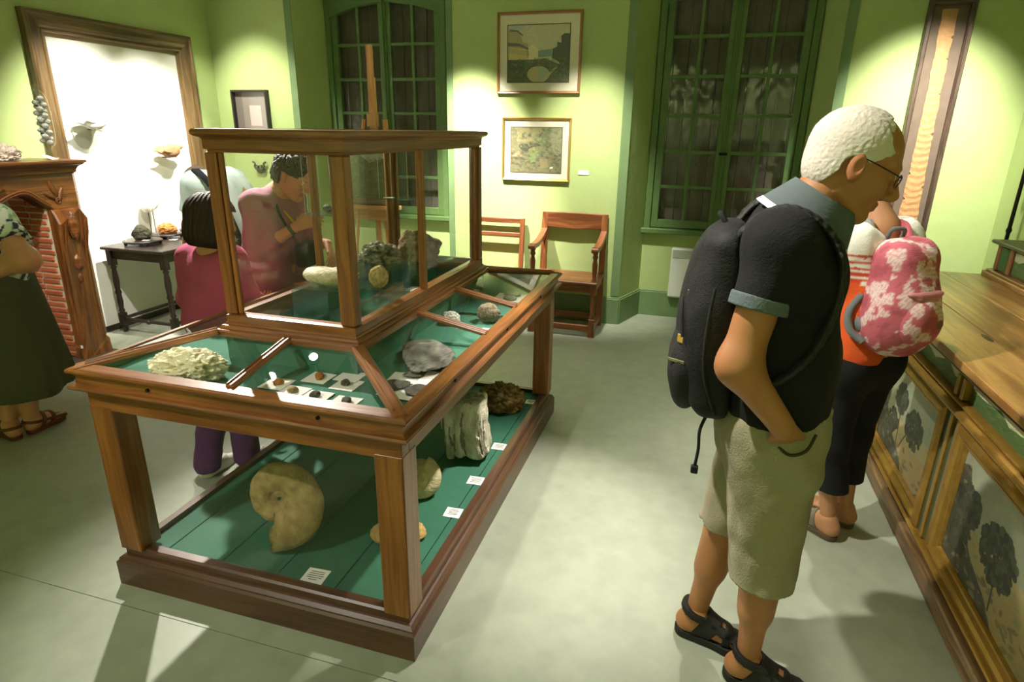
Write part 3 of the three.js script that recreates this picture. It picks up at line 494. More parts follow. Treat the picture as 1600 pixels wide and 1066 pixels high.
// inside the hood
{
  const Y = 0.8345;
  const stand = (label, x, z, w, h, d) => { const g = thing('acrylic_stand', label, 'stand', [x, Y, z]); part('top', bar(-w / 2, w / 2, h - 0.005, h, -d / 2, d / 2, 0.001), acrylic, g); for (const s of [-1, 1]) part('side', bar(s * w / 2 - 0.0025, s * w / 2 + 0.0025, 0, h - 0.005, -d / 2, d / 2, 0.001), acrylic, g); };
  stand('clear acrylic stand under the big pale ammonite', -0.05, 0.28, 0.22, 0.215, 0.24);
  let g = spiralGeo(0.062, 2.6, 0.15, 0.052, { col: bone, thick: 0.75, rough: 0.04, broken: 0.004 }); g.rotateX(-Math.PI / 2 + 0.10); g.rotateY(2.6); g.scale(1.2, 1, 1.2); rest(g);
  solo('ammonite', g, rockMat(0.7), 'big cream ammonite lying on an acrylic stand in the hood', 'fossil', [-0.06, Y + 0.216, 0.30]);
  stand('clear acrylic stand under the round fossil', 0.13, 0.20, 0.12, 0.20, 0.14);
  rock('fossil_disc', 'small round cream fossil standing in the hood', [0.135, Y + 0.201, 0.235], 0.5, 63, [0.040, 0.047, 0.022], { a: 0.15, ridge: 0.05, rn: 10, col: [lin(0xd8c48a), lin(0x9c8550)], detail: 14 });
  stand('clear acrylic stand under the dark branching fossil', -0.02, -0.05, 0.20, 0.24, 0.2);
  rock('branching_fossil', 'dark jagged fossil with pale tips in the hood', [-0.01, Y + 0.241, -0.05], 0.4, 64, [0.085, 0.055, 0.06], { a: 0.5, f: 2.6, fine: 0.3, flat: 0.5, col: [lin(0xb8b2a0), lin(0x35302a)], detail: 20 });
  stand('clear acrylic stand under the brown wedge fossil', 0.06, -0.35, 0.24, 0.20, 0.22);
  rock('wedge_fossil', 'large brown wedge shaped fossil at the far end of the hood', [0.055, Y + 0.201, -0.34], 0.9, 65, [0.115, 0.10, 0.085], { a: 0.25, facet: 9, fine: 0.1, flat: 0.6, col: [lin(0x9a7d58), lin(0x5d4a34)], detail: 18 });
  card('white label on the hood floor near the brown wedge', -0.03, Y, -0.52, 0.16, 0.10, 0.1);
  card('white label on the hood floor under the round fossil', 0.15, Y, 0.42, 0.07, 0.05, 0.2);
  // hanging acrylic shelves on wires
  const hang = (label, x, y, z) => { const s = thing('hanging_shelf', label, 'shelf', [x, y, z]); part('plate', bar(-0.07, 0.07, 0, 0.005, -0.06, 0.06, 0.001), acrylic, s); for (const a of [-0.065, 0.065]) for (const b of [-0.055, 0.055]) part('wire', rod([a, 0, b], [a, 1.605 - y, b], 0.0012, 0.0012, 6), std(0xb8bcb8, 0.3, { metalness: 0.9 }), s); return s; };
  hang('clear shelf hung on wires by the dark wooden post', -0.10, 1.315, 0.20); hang('clear shelf hung on wires with a price tag', 0.135, 1.37, 0.02);
  card('small paper tag standing on the wired shelf', 0.10, 1.3755, 0.05, 0.04, 0.025);
  rock('small_fossil', 'tiny dark tooth on the wired shelf by the post', [-0.10, 1.3205, 0.2], 0, 120, [0.02, 0.016, 0.012], { a: 0.4, col: grey, detail: 6 });
}

// ---------------------------------------------------------------- fireplace on the left wall
srand(1300);
{
  const zc = -0.27, hw = 0.665;
  const f = thing('fireplace', 'carved wooden fireplace mantel with brick lined hearth', 'fireplace', [-3.299, 0, zc]);
  const X = x => x + 3.299;                                                     // world x to local
  // shelf with cove (front and both ends)
  const shelf = [[0.0, 1.325], [0.012, 1.335], [0.014, 1.352], [0.026, 1.372], [0.05, 1.388], [0.052, 1.394], [0.062, 1.398], [0.064, 1.408], [0.056, 1.414], [-0.3, 1.416]];
  rectSweep(0.235, hw, shelf).forEach((g, i) => { if (i === 2) return; g.translate(0.235, 0, 0); const p = g.attributes.position; for (let k = 0; k < p.count; k++) if (p.getX(k) < 0.004) p.setX(k, 0.004); part('mantel_shelf', g, mantelWood, f); });
  // lintel with serpentine lower edge
  const low = s => { s = Math.abs(s); return s < 0.30 ? mix(1.125, 1.215, sstep(0, 0.30, s)) : mix(1.215, 1.105, sstep(0.30, 0.50, s)); };
  const edge = []; for (let i = 0; i <= 48; i++) { const z = -0.46 + 0.92 * i / 48; edge.push([z, low(z)]); }
  const lin2 = poly([[-hw, 1.33], [-hw, 1.085], [-0.50, 1.085], ...edge, [0.50, 1.085], [hw, 1.085], [hw, 1.33]], 0.10, 0.012);
  lin2.rotateY(Math.PI / 2); lin2.scale(1, 1, -1); lin2.translate(X(-2.955), 0, 0); { const p = lin2.attributes.position; for (let k = 0; k < p.count; k += 3) for (const at of ['position', 'uv']) { const A = lin2.attributes[at], n = A.itemSize; for (let q = 0; q < n; q++) { const t = A.array[(k + 1) * n + q]; A.array[(k + 1) * n + q] = A.array[(k + 2) * n + q]; A.array[(k + 2) * n + q] = t; } } lin2.computeVertexNormals(); }
  part('lintel', axisUV(lin2, 2), mantelWood, f);
  const xf = X(-2.838);
  part('lintel_moulding', tube(edge.map(([z, y]) => [xf, y + 0.016, z]), 0.008, 90), mantelWood, f);
  part('lintel_moulding', tube(edge.map(([z, y]) => [xf - 0.004, y + 0.002, z]), 0.010, 90), mantelWood, f);
  // carved leaf scrolls on the lintel
  const scroll = (z0, y0, s, dir, n = 1.6) => { const pts = []; for (let i = 0; i <= 24; i++) { const t = i / 24, a = t * n * Math.PI * 2, r = s * (1 - 0.8 * t); pts.push([xf + 0.002, y0 + r * Math.sin(a), z0 + dir * r * Math.cos(a)]); } return tube(pts, s * 0.16, 60, 6); };
  const leaf = (z, y, a, l) => { const g = rockGeo(Math.abs(z * 91) + y, [l, l * 0.30, 0.012], { detail: 6, a: 0.25 }); g.translate(0, -l * 0.3, 0); g.rotateZ(a); g.rotateY(Math.PI / 2); g.translate(xf, y, z); return g; };
  part('carved_crest', M([0, 1, -1].flatMap(s => [leaf(s * 0.10, 1.225, s * 0.5, 0.055), leaf(s * 0.16 + 0.01, 1.242, s * -0.35, 0.045)]), scroll(0.06, 1.255, 0.028, 1), scroll(-0.06, 1.255, 0.028, -1)), mantelWood, f);
  for (const s of [-1, 1]) part('corner_carving', M(leaf(s * 0.50, 1.235, s * 1.2, 0.055), leaf(s * 0.545, 1.19, s * 1.9, 0.05), leaf(s * 0.47, 1.185, s * 0.6, 0.04), scroll(s * 0.52, 1.15, 0.024, s)), mantelWood, f);
  // jambs: curved consoles
  for (const s of [-1, 1]) {
    const o = [[0.448, 0.0], [0.448, 0.11], [0.456, 0.13], [0.462, 0.5], [0.468, 0.85], [0.47, 1.0], [0.47, 1.085], [0.655, 1.085], [0.665, 1.02], [0.662, 0.93], [0.652, 0.80], [0.650, 0.5], [0.655, 0.14], [0.668, 0.12], [0.668, 0.0]];
    const gj = poly(o.map(([z, y]) => [s * z, y]), 0.035, 0.010);
    const gg = gj.clone(); gg.rotateY(-Math.PI / 2); { const p = gg.attributes.position; for (let i = 0; i < p.count; i++) { const y = p.getY(i), bulge = 0.045 * sstep(0.72, 1.0, y) * (1 - sstep(1.02, 1.1, y)) + 0.03 * (1 - sstep(0.08, 0.16, y)); if (p.getX(i) > -0.02) p.setX(i, p.getX(i) + bulge); } }
    gg.translate(X(-2.845), 0, 0); gg.computeVertexNormals();
    const j = part('jamb', axisUV(gg, 1), mantelWood, f);
    for (const zz of [[0.478, 0.484, 0.49, 0.496], [0.632, 0.628, 0.632, 0.638]]) part('moulding', tube([0.16, 0.5, 0.85, 1.0].map((y, i) => [X(-2.832) + 0.045 * sstep(0.72, 1.0, y), y, s * zz[i]]), 0.008, 30, 6), mantelWood, j);
    part('carving', M(rockGeo(71, [0.030, 0.10, 0.035], { detail: 10, a: 0.3, ridge: 0.08, rn: 5 }).translate(X(-2.80), 0.88, s * 0.562), rockGeo(72, [0.022, 0.055, 0.028], { detail: 8, a: 0.3 }).translate(X(-2.825), 0.67, s * 0.555), rockGeo(73, [0.016, 0.03, 0.02], { detail: 8 }).translate(X(-2.828), 0.58, s * 0.55)), mantelWood, j);
    part('side_panel', bar(0.001, X(-2.95), 0, 1.33, s * 0.655 - 0.012, s * 0.655 + 0.012), mantelWood, f);
  }
  // brick lining
  const brickMats = [0xbc6a44, 0xb05c38, 0xc4764e, 0xa65434].map((h, i) => speckMat(h, 0.04, 200 + i, { rep: [6, 6], rough: 0.92 }));
  const mortar = speckMat(0xd8cdb4, 0.03, 210, { rep: [4, 4], rough: 0.95 });
  part('mortar_bed', M(box(0.001, 0.018, 0.031, 1.30, -0.48, 0.48), box(0.001, 0.412, 0.031, 1.20, -0.476, -0.459), box(0.001, 0.412, 0.031, 1.20, 0.459, 0.476)), mortar, f);
  const P = 0.0415, bg = [0, 1].map(() => null);
  const cheekG = cbox(0.155, 0.0305, 0.02, 0.004), backG = cbox(0.02, 0.0305, 0.155, 0.004);
  for (let r = 0; r < 28; r++) {
    const y = 0.052 + r * P, sh = r % 2;
    for (const s of [-1, 1]) { if (s > 0 && r % 2) continue; for (let k = 0; k < (s > 0 ? 1 : 2); k++) { const m = part('brick', cheekG, brickMats[Math.floor(rnd() * 4)], f); m.position.set(0.330 - k * 0.166 - (sh ? 0.018 : 0) + rr(-0.002, 0.002), y, s * 0.4605 + rr(-0.0025, 0.0025)); } }
    for (let k = 0; k < 6; k++) { const z = -0.36 + k * 0.166 + (sh ? -0.06 : 0.0); if (Math.abs(z) > 0.36 + 0.03) continue; const m = part('brick', backG, brickMats[Math.floor(rnd() * 4)], f); m.position.set(0.022 + rr(-0.002, 0.002), y, z); }
  }
  part('hearth_slab', bar(0.001, X(-2.60), 0, 0.03, -0.69, 0.69, 0.006), speckMat(0x4c4436, 0.05, 220, { rep: [2, 2], rough: 0.55 }), f);
  part('hearth_pan', bar(0.03, X(-2.93), 0.03, 0.05, -0.43, 0.43, 0.004), std(0x3f6a5c, 0.8), f);
}
{ // things on the mantel
  const Y = 1.417;
  const v = thing('glass_vessel', 'tall clear glass vessel filled with stones on the mantel', 'vessel', [-2.98, Y, -0.915]);
  part('glass', lathe([[0.0, 0.0], [0.048, 0.0], [0.05, 0.006], [0.014, 0.018], [0.010, 0.05], [0.018, 0.07], [0.046, 0.10], [0.054, 0.16], [0.056, 0.30], [0.050, 0.38], [0.034, 0.425], [0.014, 0.44], [0.010, 0.452], [0.017, 0.464], [0.010, 0.478], [0.0, 0.48]], 32), glassMat(0), v);
  srand(77); for (let i = 0; i < 22; i++) part('stone', rockGeo(300 + i, [0.020, 0.017, 0.020], { detail: 5, a: 0.3, col: [lin(0xb9bbb0), lin(0x6d7068)] }).translate(0.024 * Math.cos(i * 2.4), 0.088 + i * 0.0135, 0.024 * Math.sin(i * 2.4)), rockMat(), v);
  rock('coral', 'pale pinkish coral lump at the left of the mantel', [-2.97, Y, -0.60], 0.4, 81, [0.085, 0.062, 0.075], { a: 0.4, f: 2.2, fine: 0.4, pit: 0.15, flat: 0.6, col: [lin(0xefe6da), lin(0xc9b5a4)], detail: 22 }, undefined, 'coral');
  const k = card('white card leaning by the glass vessel', -2.90, Y + 0.012, -0.845, 0.075, 0.06, 0.3, 'white labels by the fireplace'); k.rotation.z = -0.35;
}

// ---------------------------------------------------------------- white panel in its old frame, birds
srand(1400);
{
  const zc = -1.897, p = thing('picture_frame', 'huge old gilt wood frame around a white panel on the wall', 'frame', [-3.299, 0, zc]);
  const prof = [[0, 0.001], [0, 0.055], [0.010, 0.066], [0.024, 0.066], [0.032, 0.056], [0.044, 0.052], [0.075, 0.060], [0.100, 0.052], [0.118, 0.034], [0.124, 0.040], [0.134, 0.040], [0.140, 0.028], [0.160, 0.018], [0.165, 0.012], [0.165, 0.001]];
  frameRails(1.52, 2.405 + 0.165, prof).forEach((g, i) => { if (i === 3) return; g.translate(0, (2.405 - 0.165) / 2, 0); const a = g.attributes.position; for (let k = 0; k < a.count; k++) if (a.getY(k) < 0.001) a.setY(k, 0.001); g.rotateY(Math.PI / 2); part('frame_rail', g, frameWood, p); });
  part('panel', box(0.001, 0.010, 0.045, 2.25, -0.60, 0.60), paleBoard, p, 'plain white panel');
  part('bottom_strip', bar(0.001, 0.022, 0.001, 0.05, -0.595, 0.595), blackWood, p);
  const ov = lathe([[0, 0], [0.11, 0], [0.118, 0.004], [0.118, 0.010], [0, 0.013]], 40); ov.scale(0.66, 1, 1.05); ov.rotateZ(-Math.PI / 2); ov.rotateX(Math.PI / 2);
  const o = new THREE.Matrix4(); solo('oval_painted_shadow', (() => { const g = norm(new THREE.CylinderGeometry(0.12, 0.12, 0.01, 48)); g.scale(1.04, 1, 0.66); g.rotateZ(Math.PI / 2); return g; })(), std(0xb3b5a2, 0.8), 'flat grey oval painted as a shadow on the white panel', 'painted_shadow', [-3.283, 1.595, -1.435]);  // thin disc whose grey stands in for a round cast shadow
}
function bird(name, label, pos, o) {
  const b = thing(name, label, 'stuffed bird', pos, o.turn || 0), L = o.len, R0 = 0.2 * L;
  const body = su(0.03 * L, ell([0, 0, 0], [0.34 * L, R0, 0.17 * L], basis([1, o.pitch || 0, 0])), ell([-0.3 * L, -0.02 * L, 0], [0.16 * L, 0.08 * L, 0.07 * L], basis([1, o.pitch || 0, 0])), cap([0.24 * L, 0.08 * L, 0], o.head, 0.10 * L, 0.055 * L), ell(o.head, [0.085 * L, 0.07 * L, 0.065 * L]), cap([-0.34 * L, -0.02 * L, 0], [-0.62 * L, o.tail * L, 0], 0.05 * L, 0.018 * L));
  const e = 0.75 * L; part('body', netMesh(body, [-e, -e * 0.6, -e * 0.4], [e, e, e * 0.4], L / 55), o.mat, b);
  for (const s of [-1, 1]) { const g = rockGeo(17, [0.30 * L, 0.10 * L, 0.018 * L], { detail: 8, a: 0.1 }); g.translate(-0.10 * L, -0.06 * L, s * 0.155 * L); part('wing', g, o.wing || o.mat, b); }
  const h = o.head; part('beak', rod([h[0] + 0.06 * L, h[1], 0], [h[0] + (o.beak || 0.2) * L, h[1] - (o.drop ?? 0.03) * L, 0], 0.022 * L, 0.004 * L, 8), o.beakMat, b);
  for (const s of [-1, 1]) part('leg', M(rod([0.05 * L, -0.14 * L, s * 0.06 * L], [0.08 * L, -0.14 * L - o.leg, s * 0.06 * L], 0.012 * L), rod([0.02 * L, -0.14 * L - o.leg, s * 0.06 * L], [0.17 * L, -0.14 * L - o.leg, s * 0.06 * L], 0.012 * L)), o.legMat, b);
  if (o.peg) part('perch', rod([0.08 * L, -0.155 * L - o.leg, -0.12 * L], [0.08 * L, -0.155 * L - o.leg, o.peg], 0.006), blackWood, b);
  return b;
}
{
  const bm = speckMat(0xa07a55, 0.07, 230, { rep: [9, 9], rough: 0.9 }), wm = std(0xf0efe8, 0.9), dk = std(0x35302a, 0.6);
  // heads turned along the wall towards the windows (local +x -> world -z)
  bird('mounted_bird', 'small brown stuffed bird beside the right frame edge', [-3.17, 1.435, -2.15], { len: 0.30, turn: Math.PI / 2, head: [0.115, 0.03, 0], tail: 0.02, pitch: 0.05, mat: bm, beakMat: dk, leg: 0.012, legMat: dk, beak: 0.16, peg: -0.118 });
  bird('mounted_bird', 'white stuffed bird with a curved yellow bill by the oval', [-3.16, 1.67, -1.47], { len: 0.30, turn: Math.PI / 2, head: [0.12, 0.085, 0], tail: -0.04, pitch: 0.3, mat: wm, beakMat: std(0xb59a55, 0.6), leg: 0.015, legMat: std(0xb59a55, 0.6), beak: 0.26, drop: 0.08, peg: -0.128 });
}

// ---------------------------------------------------------------- dark table with glass domes
srand(1500);
{
  const t = thing('side_table', 'narrow dark wooden table with turned legs against the panel', 'table', [-2.905, 0, -1.87]);
  const hx = 0.315, hz = 0.54, T = 0.72;
  part('tabletop', bar(-hx, hx, T - 0.024, T, -hz, hz, 0.006), blackWood, t);
  const lx = hx - 0.05, lz = hz - 0.05;
  for (const s of [-1, 1]) { part('apron', bar(-lx, lx, T - 0.10, T - 0.024, s * lz - 0.012, s * lz + 0.012), blackWood, t); part('apron', bar(s * lx - 0.012, s * lx + 0.012, T - 0.10, T - 0.024, -lz, lz), blackWood, t); }
  const leg = M(bar(-0.026, 0.026, 0.565, T - 0.024, -0.026, 0.026), lathe([[0.014, 0.565], [0.026, 0.55], [0.018, 0.535], [0.022, 0.50], [0.026, 0.44], [0.020, 0.36], [0.027, 0.34], [0.020, 0.32], [0.024, 0.26], [0.017, 0.20], [0.025, 0.185], [0.016, 0.17], [0.02, 0.16]], 16), bar(-0.025, 0.025, 0.06, 0.165, -0.025, 0.025), lathe([[0.016, 0.062], [0.024, 0.045], [0.024, 0.02], [0.016, 0], [0, 0]], 16));
  for (const a of [-1, 1]) for (const b of [-1, 1]) { const m = part('leg', leg, blackWood, t); m.position.set(a * lx, 0, b * lz); }
  for (const s of [-1, 1]) { part('stretcher', M(rod([-lx, 0.11, s * lz], [lx, 0.11, s * lz], 0.015), norm(new THREE.SphereGeometry(0.024, 12, 8)).translate(0, 0.11, s * lz)), blackWood, t); part('stretcher', rod([s * lx, 0.115, -lz], [s * lx, 0.115, lz], 0.015), blackWood, t); }
  const dome = (label, x, z, r, h) => {
    const d = thing('glass_dome', label, 'glass dome', [x, T, z]);
    part('stand', lathe([[0, 0.024], [r * 1.12, 0.024], [r * 1.16, 0.030], [r * 1.16, 0.037], [r * 1.08, 0.042], [0, 0.042]], 40), blackWood, d);
    for (let i = 0; i < 4; i++) { const a = i * Math.PI / 2 + 0.6; part('foot', norm(new THREE.SphereGeometry(0.014, 12, 8)).translate(r * Math.cos(a), 0.0135, r * Math.sin(a)), blackWood, d); }
    const p = [[r, 0.0425]]; const hc = h - r * 0.95; p.push([r, hc]); for (let i = 1; i <= 10; i++) { const a = i / 10 * Math.PI / 2; p.push([r * Math.cos(a), hc + r * 0.95 * Math.sin(a)]); }
    part('bell', lathe(p, 48), glassMat(0), d, 'clear glass bell');
  };
  dome('glass dome over the dark rock, nearest on the table', -2.985, -1.535, 0.125, 0.43);
  rock('dark_rock', 'dark olive rock under the nearest glass dome', [-2.985, T + 0.0425, -1.535], 0.4, 91, [0.078, 0.066, 0.07], { a: 0.25, facet: 9, fine: 0.15, flat: 0.7, col: olive, detail: 16 });
  dome('glass dome over the orange mineral, middle of the table', -3.055, -1.86, 0.105, 0.45);
  rock('orange_mineral', 'orange mineral under the middle glass dome', [-3.055, T + 0.0425, -1.86], 0.2, 92, [0.082, 0.05, 0.06], { a: 0.25, fine: 0.3, flat: 0.6, col: rust, detail: 18 }, undefined, 'mineral');
  dome('glass dome over the upright leaf fossil, farthest on the table', -3.06, -2.17, 0.105, 0.42);
  const lf = thing('leaf_fossil', 'brown upright leaf shaped fossil under the farthest dome', 'fossil', [-3.06, T + 0.0425, -2.17]);
  part('plate', (() => { const g = rockGeo(93, [0.045, 0.06, 0.012], { a: 0.3, facet: 7, col: brown, detail: 12 }); g.rotateY(0.9); g.translate(0, 0.08, 0); return g; })(), rockMat(), lf); part('rod', rod([0, 0, 0], [0, 0.1, 0], 0.003), blackMetal, lf);
  card('white label on the dark table before the orange mineral', -2.94, T, -1.80, 0.06, 0.045, 0.3, 'white labels by the fireplace');
  card('white label on the stand of the nearest dome', -2.92, T + 0.0425, -1.505, 0.05, 0.03, 0.4, 'white labels by the fireplace');
  solo('cable', tube([[-2.93, T + 0.006, -1.93], [-2.86, T + 0.006, -1.99], [-2.76, T + 0.006, -2.03], [-2.66, T + 0.006, -2.12], [-2.62, T + 0.006, -2.3]], 0.005, 40, 6), std(0x15120f, 0.6), 'thin black cable lying on the dark table', 'cable');
  // white wading bird behind the middle dome
  const b = thing('mounted_bird', 'white long necked stuffed bird behind the middle dome', 'stuffed bird', [-3.19, T, -1.86], Math.PI / 2);
  const wm = std(0xe9e9e2, 0.9);
  part('body', netMesh(su(0.03, ell([0, 0.30, 0], [0.10, 0.075, 0.06], basis([1, 0.9, 0])), cap([0.05, 0.36, 0], [0.035, 0.47, 0], 0.035, 0.018), cap([0.035, 0.47, 0], [0.02, 0.53, 0], 0.018, 0.015), ell([0.012, 0.56, 0], [0.026, 0.02, 0.018])), [-0.2, 0.15, -0.09], [0.2, 0.62, 0.09], 0.006), wm, b);
  part('beak', rod([-0.01, 0.565, 0], [-0.07, 0.59, 0], 0.006, 0.002, 8), std(0xa89a70, 0.6), b);
  for (const s of [-1, 1]) part('leg', rod([-0.01, 0.03, s * 0.025], [-0.01, 0.27, s * 0.025], 0.005), std(0x4a4234, 0.6), b);
  part('stand', bar(-0.06, 0.06, 0, 0.03, -0.05, 0.05), blackWood, b);
}

// ---------------------------------------------------------------- pictures
function paintStrokes(c, w, h, n, pick, s) { srand(s); for (let i = 0; i < n; i++) { const x = rnd() * w, y = rnd() * h, col = pick(x / w, y / h); if (!col) continue; c.fillStyle = col; c.globalAlpha = rr(0.2, 0.5); c.beginPath(); c.ellipse(x, y, rr(0.012, 0.05) * w, rr(0.008, 0.028) * h, rr(-0.7, 0.7), 0, 7); c.fill(); } c.globalAlpha = 1; }
const P2 = (c, w, h, col, pts, a = 1) => { c.globalAlpha = a; c.fillStyle = col; c.beginPath(); pts.forEach(([x, y], i) => i ? c.lineTo(x * w, y * h) : c.moveTo(x * w, y * h)); c.closePath(); c.fill(); c.globalAlpha = 1; };
const bridgeArt = canvasTex(512, 448, (c, w, h) => {
  c.fillStyle = '#c3bf9e'; c.fillRect(0, 0, w, h); paintStrokes(c, w, h * 0.55, 260, (x, y) => ['#cfcaa8', '#aeb4a8', '#d8d2b4', '#a9b7b4'][Math.floor(rnd() * 4)], 3);
  P2(c, w, h, '#9db3b4', [[0, 0], [0.28, 0], [0.22, 0.1], [0, 0.12]], 0.7);
  P2(c, w, h, '#a89f78', [[0, 0.1], [0.05, 0.07], [0.2, 0.12], [0.25, 0.3], [0.33, 0.33], [0.35, 0.58], [0, 0.6]]); P2(c, w, h, '#7c7060', [[0.03, 0.07], [0.16, 0.09], [0.25, 0.17], [0.25, 0.2], [0.15, 0.12], [0.03, 0.11]]); P2(c, w, h, '#6f6a58', [[0, 0.3], [0.2, 0.32], [0.34, 0.4], [0.34, 0.43], [0.2, 0.37], [0, 0.36]]);
  P2(c, w, h, '#cdbb7c', [[0.02, 0.38], [0.3, 0.42], [0.33, 0.6], [0.02, 0.6]], 0.8); P2(c, w, h, '#d6cfa2', [[0.35, 0.38], [0.42, 0.33], [0.5, 0.42], [0.53, 0.6], [0.34, 0.6]]); P2(c, w, h, '#7f9488', [[0.5, 0.45], [0.72, 0.42], [0.72, 0.55], [0.5, 0.57]]);
  P2(c, w, h, '#56604c', [[0.86, 0.2], [0.92, 0.16], [1, 0.17], [1, 0.72], [0.88, 0.7], [0.8, 0.62], [0.72, 0.58], [0.73, 0.42], [0.8, 0.38], [0.8, 0.3], [0.87, 0.32]]);
  for (let i = 0; i < 16; i++) { c.fillStyle = '#4c4a3c'; c.globalAlpha = 0.6; c.fillRect((0.03 + i * 0.021) * w, (0.40 + 0.004 * i) * h, 0.005 * w, 0.08 * h); } c.globalAlpha = 1;
  P2(c, w, h, '#5f6749', [[0, 0.6], [0.4, 0.6], [0.62, 0.58], [0.82, 0.68], [1, 0.72], [1, 1], [0, 1]]); P2(c, w, h, '#46543a', [[0, 0.62], [0.28, 0.62], [0.3, 1], [0, 1]], 0.8);
  c.fillStyle = '#55583f'; c.beginPath(); c.ellipse(0.51 * w, 0.87 * h, 0.215 * w, 0.19 * h, 0, 0, 7); c.fill(); c.fillStyle = '#a9a888'; c.beginPath(); c.ellipse(0.51 * w, 0.86 * h, 0.185 * w, 0.145 * h, 0, 0, 7); c.fill(); c.fillStyle = '#b8a878'; c.globalAlpha = 0.7; c.beginPath(); c.ellipse(0.43 * w, 0.86 * h, 0.08 * w, 0.13 * h, 0, 0, 7); c.fill(); c.fillStyle = '#8fb0a8'; c.beginPath(); c.ellipse(0.58 * w, 0.83 * h, 0.05 * w, 0.08 * h, 0, 0, 7); c.fill(); c.globalAlpha = 1;
  P2(c, w, h, '#b3ae8c', [[0.55, 0.98], [0.8, 0.7], [0.83, 0.72], [0.6, 1], [0.55, 1]]); P2(c, w, h, '#5d6650', [[0.62, 1], [0.84, 0.73], [1, 0.75], [1, 1]]);
  paintStrokes(c, w, h, 700, (x, y) => y > 0.58 ? x > 0.33 && x < 0.70 && y > 0.72 ? null : ['#56604a', '#757a58', '#48533e', '#868662'][Math.floor(rnd() * 4)] : x > 0.85 && y > 0.2 ? '#5a6350' : null, 5);
});
const gardenArt = canvasTex(512, 448, (c, w, h) => {
  c.fillStyle = '#6d6a4c'; c.fillRect(0, 0, w, h); P2(c, w, h, '#8a8258', [[0.12, 0], [0.6, 0], [0.6, 0.3], [0.12, 0.32]]); P2(c, w, h, '#7f8264', [[0.75, 0], [1, 0], [1, 0.7], [0.85, 0.55], [0.78, 0.3]]); P2(c, w, h, '#3f4433', [[0.22, 0.14], [0.27, 0.14], [0.27, 0.25], [0.22, 0.25]]); P2(c, w, h, '#45493a', [[0.34, 0.13], [0.4, 0.13], [0.4, 0.22], [0.34, 0.22]]);
  P2(c, w, h, '#3e4031', [[0.15, 0.38], [0.45, 0.3], [0.6, 0.4], [0.5, 0.42], [0.3, 0.55], [0.2, 0.5]]); P2(c, w, h, '#7b7a44', [[0.35, 0.48], [0.45, 0.43], [0.55, 0.46], [0.55, 0.55], [0.36, 0.56]]); P2(c, w, h, '#b98a70', [[0.03, 0.64], [0.15, 0.53], [0.24, 0.57], [0.22, 0.64], [0.1, 0.67]]); P2(c, w, h, '#3a3328', [[0.04, 0.66], [0.2, 0.65], [0.3, 0.72], [0.1, 0.72]]);
  paintStrokes(c, w, h, 900, (x, y) => { const k = rnd(); if (x > 0.48 && x < 0.78 && y < 0.6) return ['#4c5f38', '#6a7f4a', '#33402c', '#7c9060'][Math.floor(k * 4)]; if (y > 0.5) return ['#4f4a36', '#6d6a4a', '#5c6a3e', '#3c382c'][Math.floor(k * 4)]; return ['#77734f', '#8a8660', '#5e5c42'][Math.floor(k * 3)]; }, 9);
  P2(c, w, h, '#6e8a4c', [[0.38, 0.58], [0.5, 0.55], [0.5, 0.75], [0.4, 0.78]], 0.6); P2(c, w, h, '#857a50', [[0.58, 0.7], [0.72, 0.68], [0.76, 0.88], [0.6, 0.9]], 0.7);
  P2(c, w, h, '#d8d6c4', [[0.78, 0.87], [0.84, 0.86], [0.84, 0.9], [0.78, 0.91]], 0.8);
});
const artMat = t => new THREE.MeshPhysicalMaterial({ map: t, roughness: 0.6, clearcoat: 0.35, clearcoatRoughness: 0.15 });
function picture(label, x0, x1, y0, y1, z, fm, fw, art, ix0, ix1, iy0, iy1, matCol) {
  const w = x1 - x0, h = y1 - y0, p = thing('framed_painting', label, 'painting', [(x0 + x1) / 2, y0, z]);
  for (const g of frameRails(w, h, [[0, 0.001], [0, 0.022], [0.004, 0.026], [fw * 0.6, 0.022], [fw, 0.014], [fw, 0.001]])) part('frame_rail', g.translate(0, h / 2, 0), fm, p);
  part('mount', box(-w / 2 + fw, w / 2 - fw, fw, h - fw, 0.001, 0.008), std(matCol, 0.8), p);
  const a = -w / 2 + ix0 * w, b = -w / 2 + ix1 * w, c = h - iy1 * h, d = h - iy0 * h;
  part('inner_edge', M(frameRails(b - a, d - c, [[-0.004, 0.008], [-0.004, 0.0105], [0.003, 0.0105], [0.003, 0.008]])).translate((a + b) / 2, (c + d) / 2, 0), std(0x5d5238, 0.6), p);
  const g = new THREE.PlaneGeometry(b - a, d - c).translate((a + b) / 2, (c + d) / 2, 0.0095); part('artwork', g, artMat(art), p);
}
const paleOak = woodMat(0xb98d5e, 0x93683e, 261), thinGold = std(0xb89a52, 0.35, { metalness: 0.6 });
picture('upper framed painting of a stone bridge and houses', -0.412, 0.300, 1.937, 2.556, -2.969, paleOak, 0.022, bridgeArt, 0.125, 0.862, 0.155, 0.855, 0xd9d6bd);
picture('lower framed painting of a bridge in greenery', -0.362, 0.244, 1.231, 1.750, -2.969, thinGold, 0.020, gardenArt, 0.127, 0.872, 0.15, 0.865, 0xcdc8b2);
card('small white wall label right of the lower painting', 0.363, 1.311, -2.966, 0.09, 0.036, 0, 'wall labels').rotation.x = Math.PI / 2;
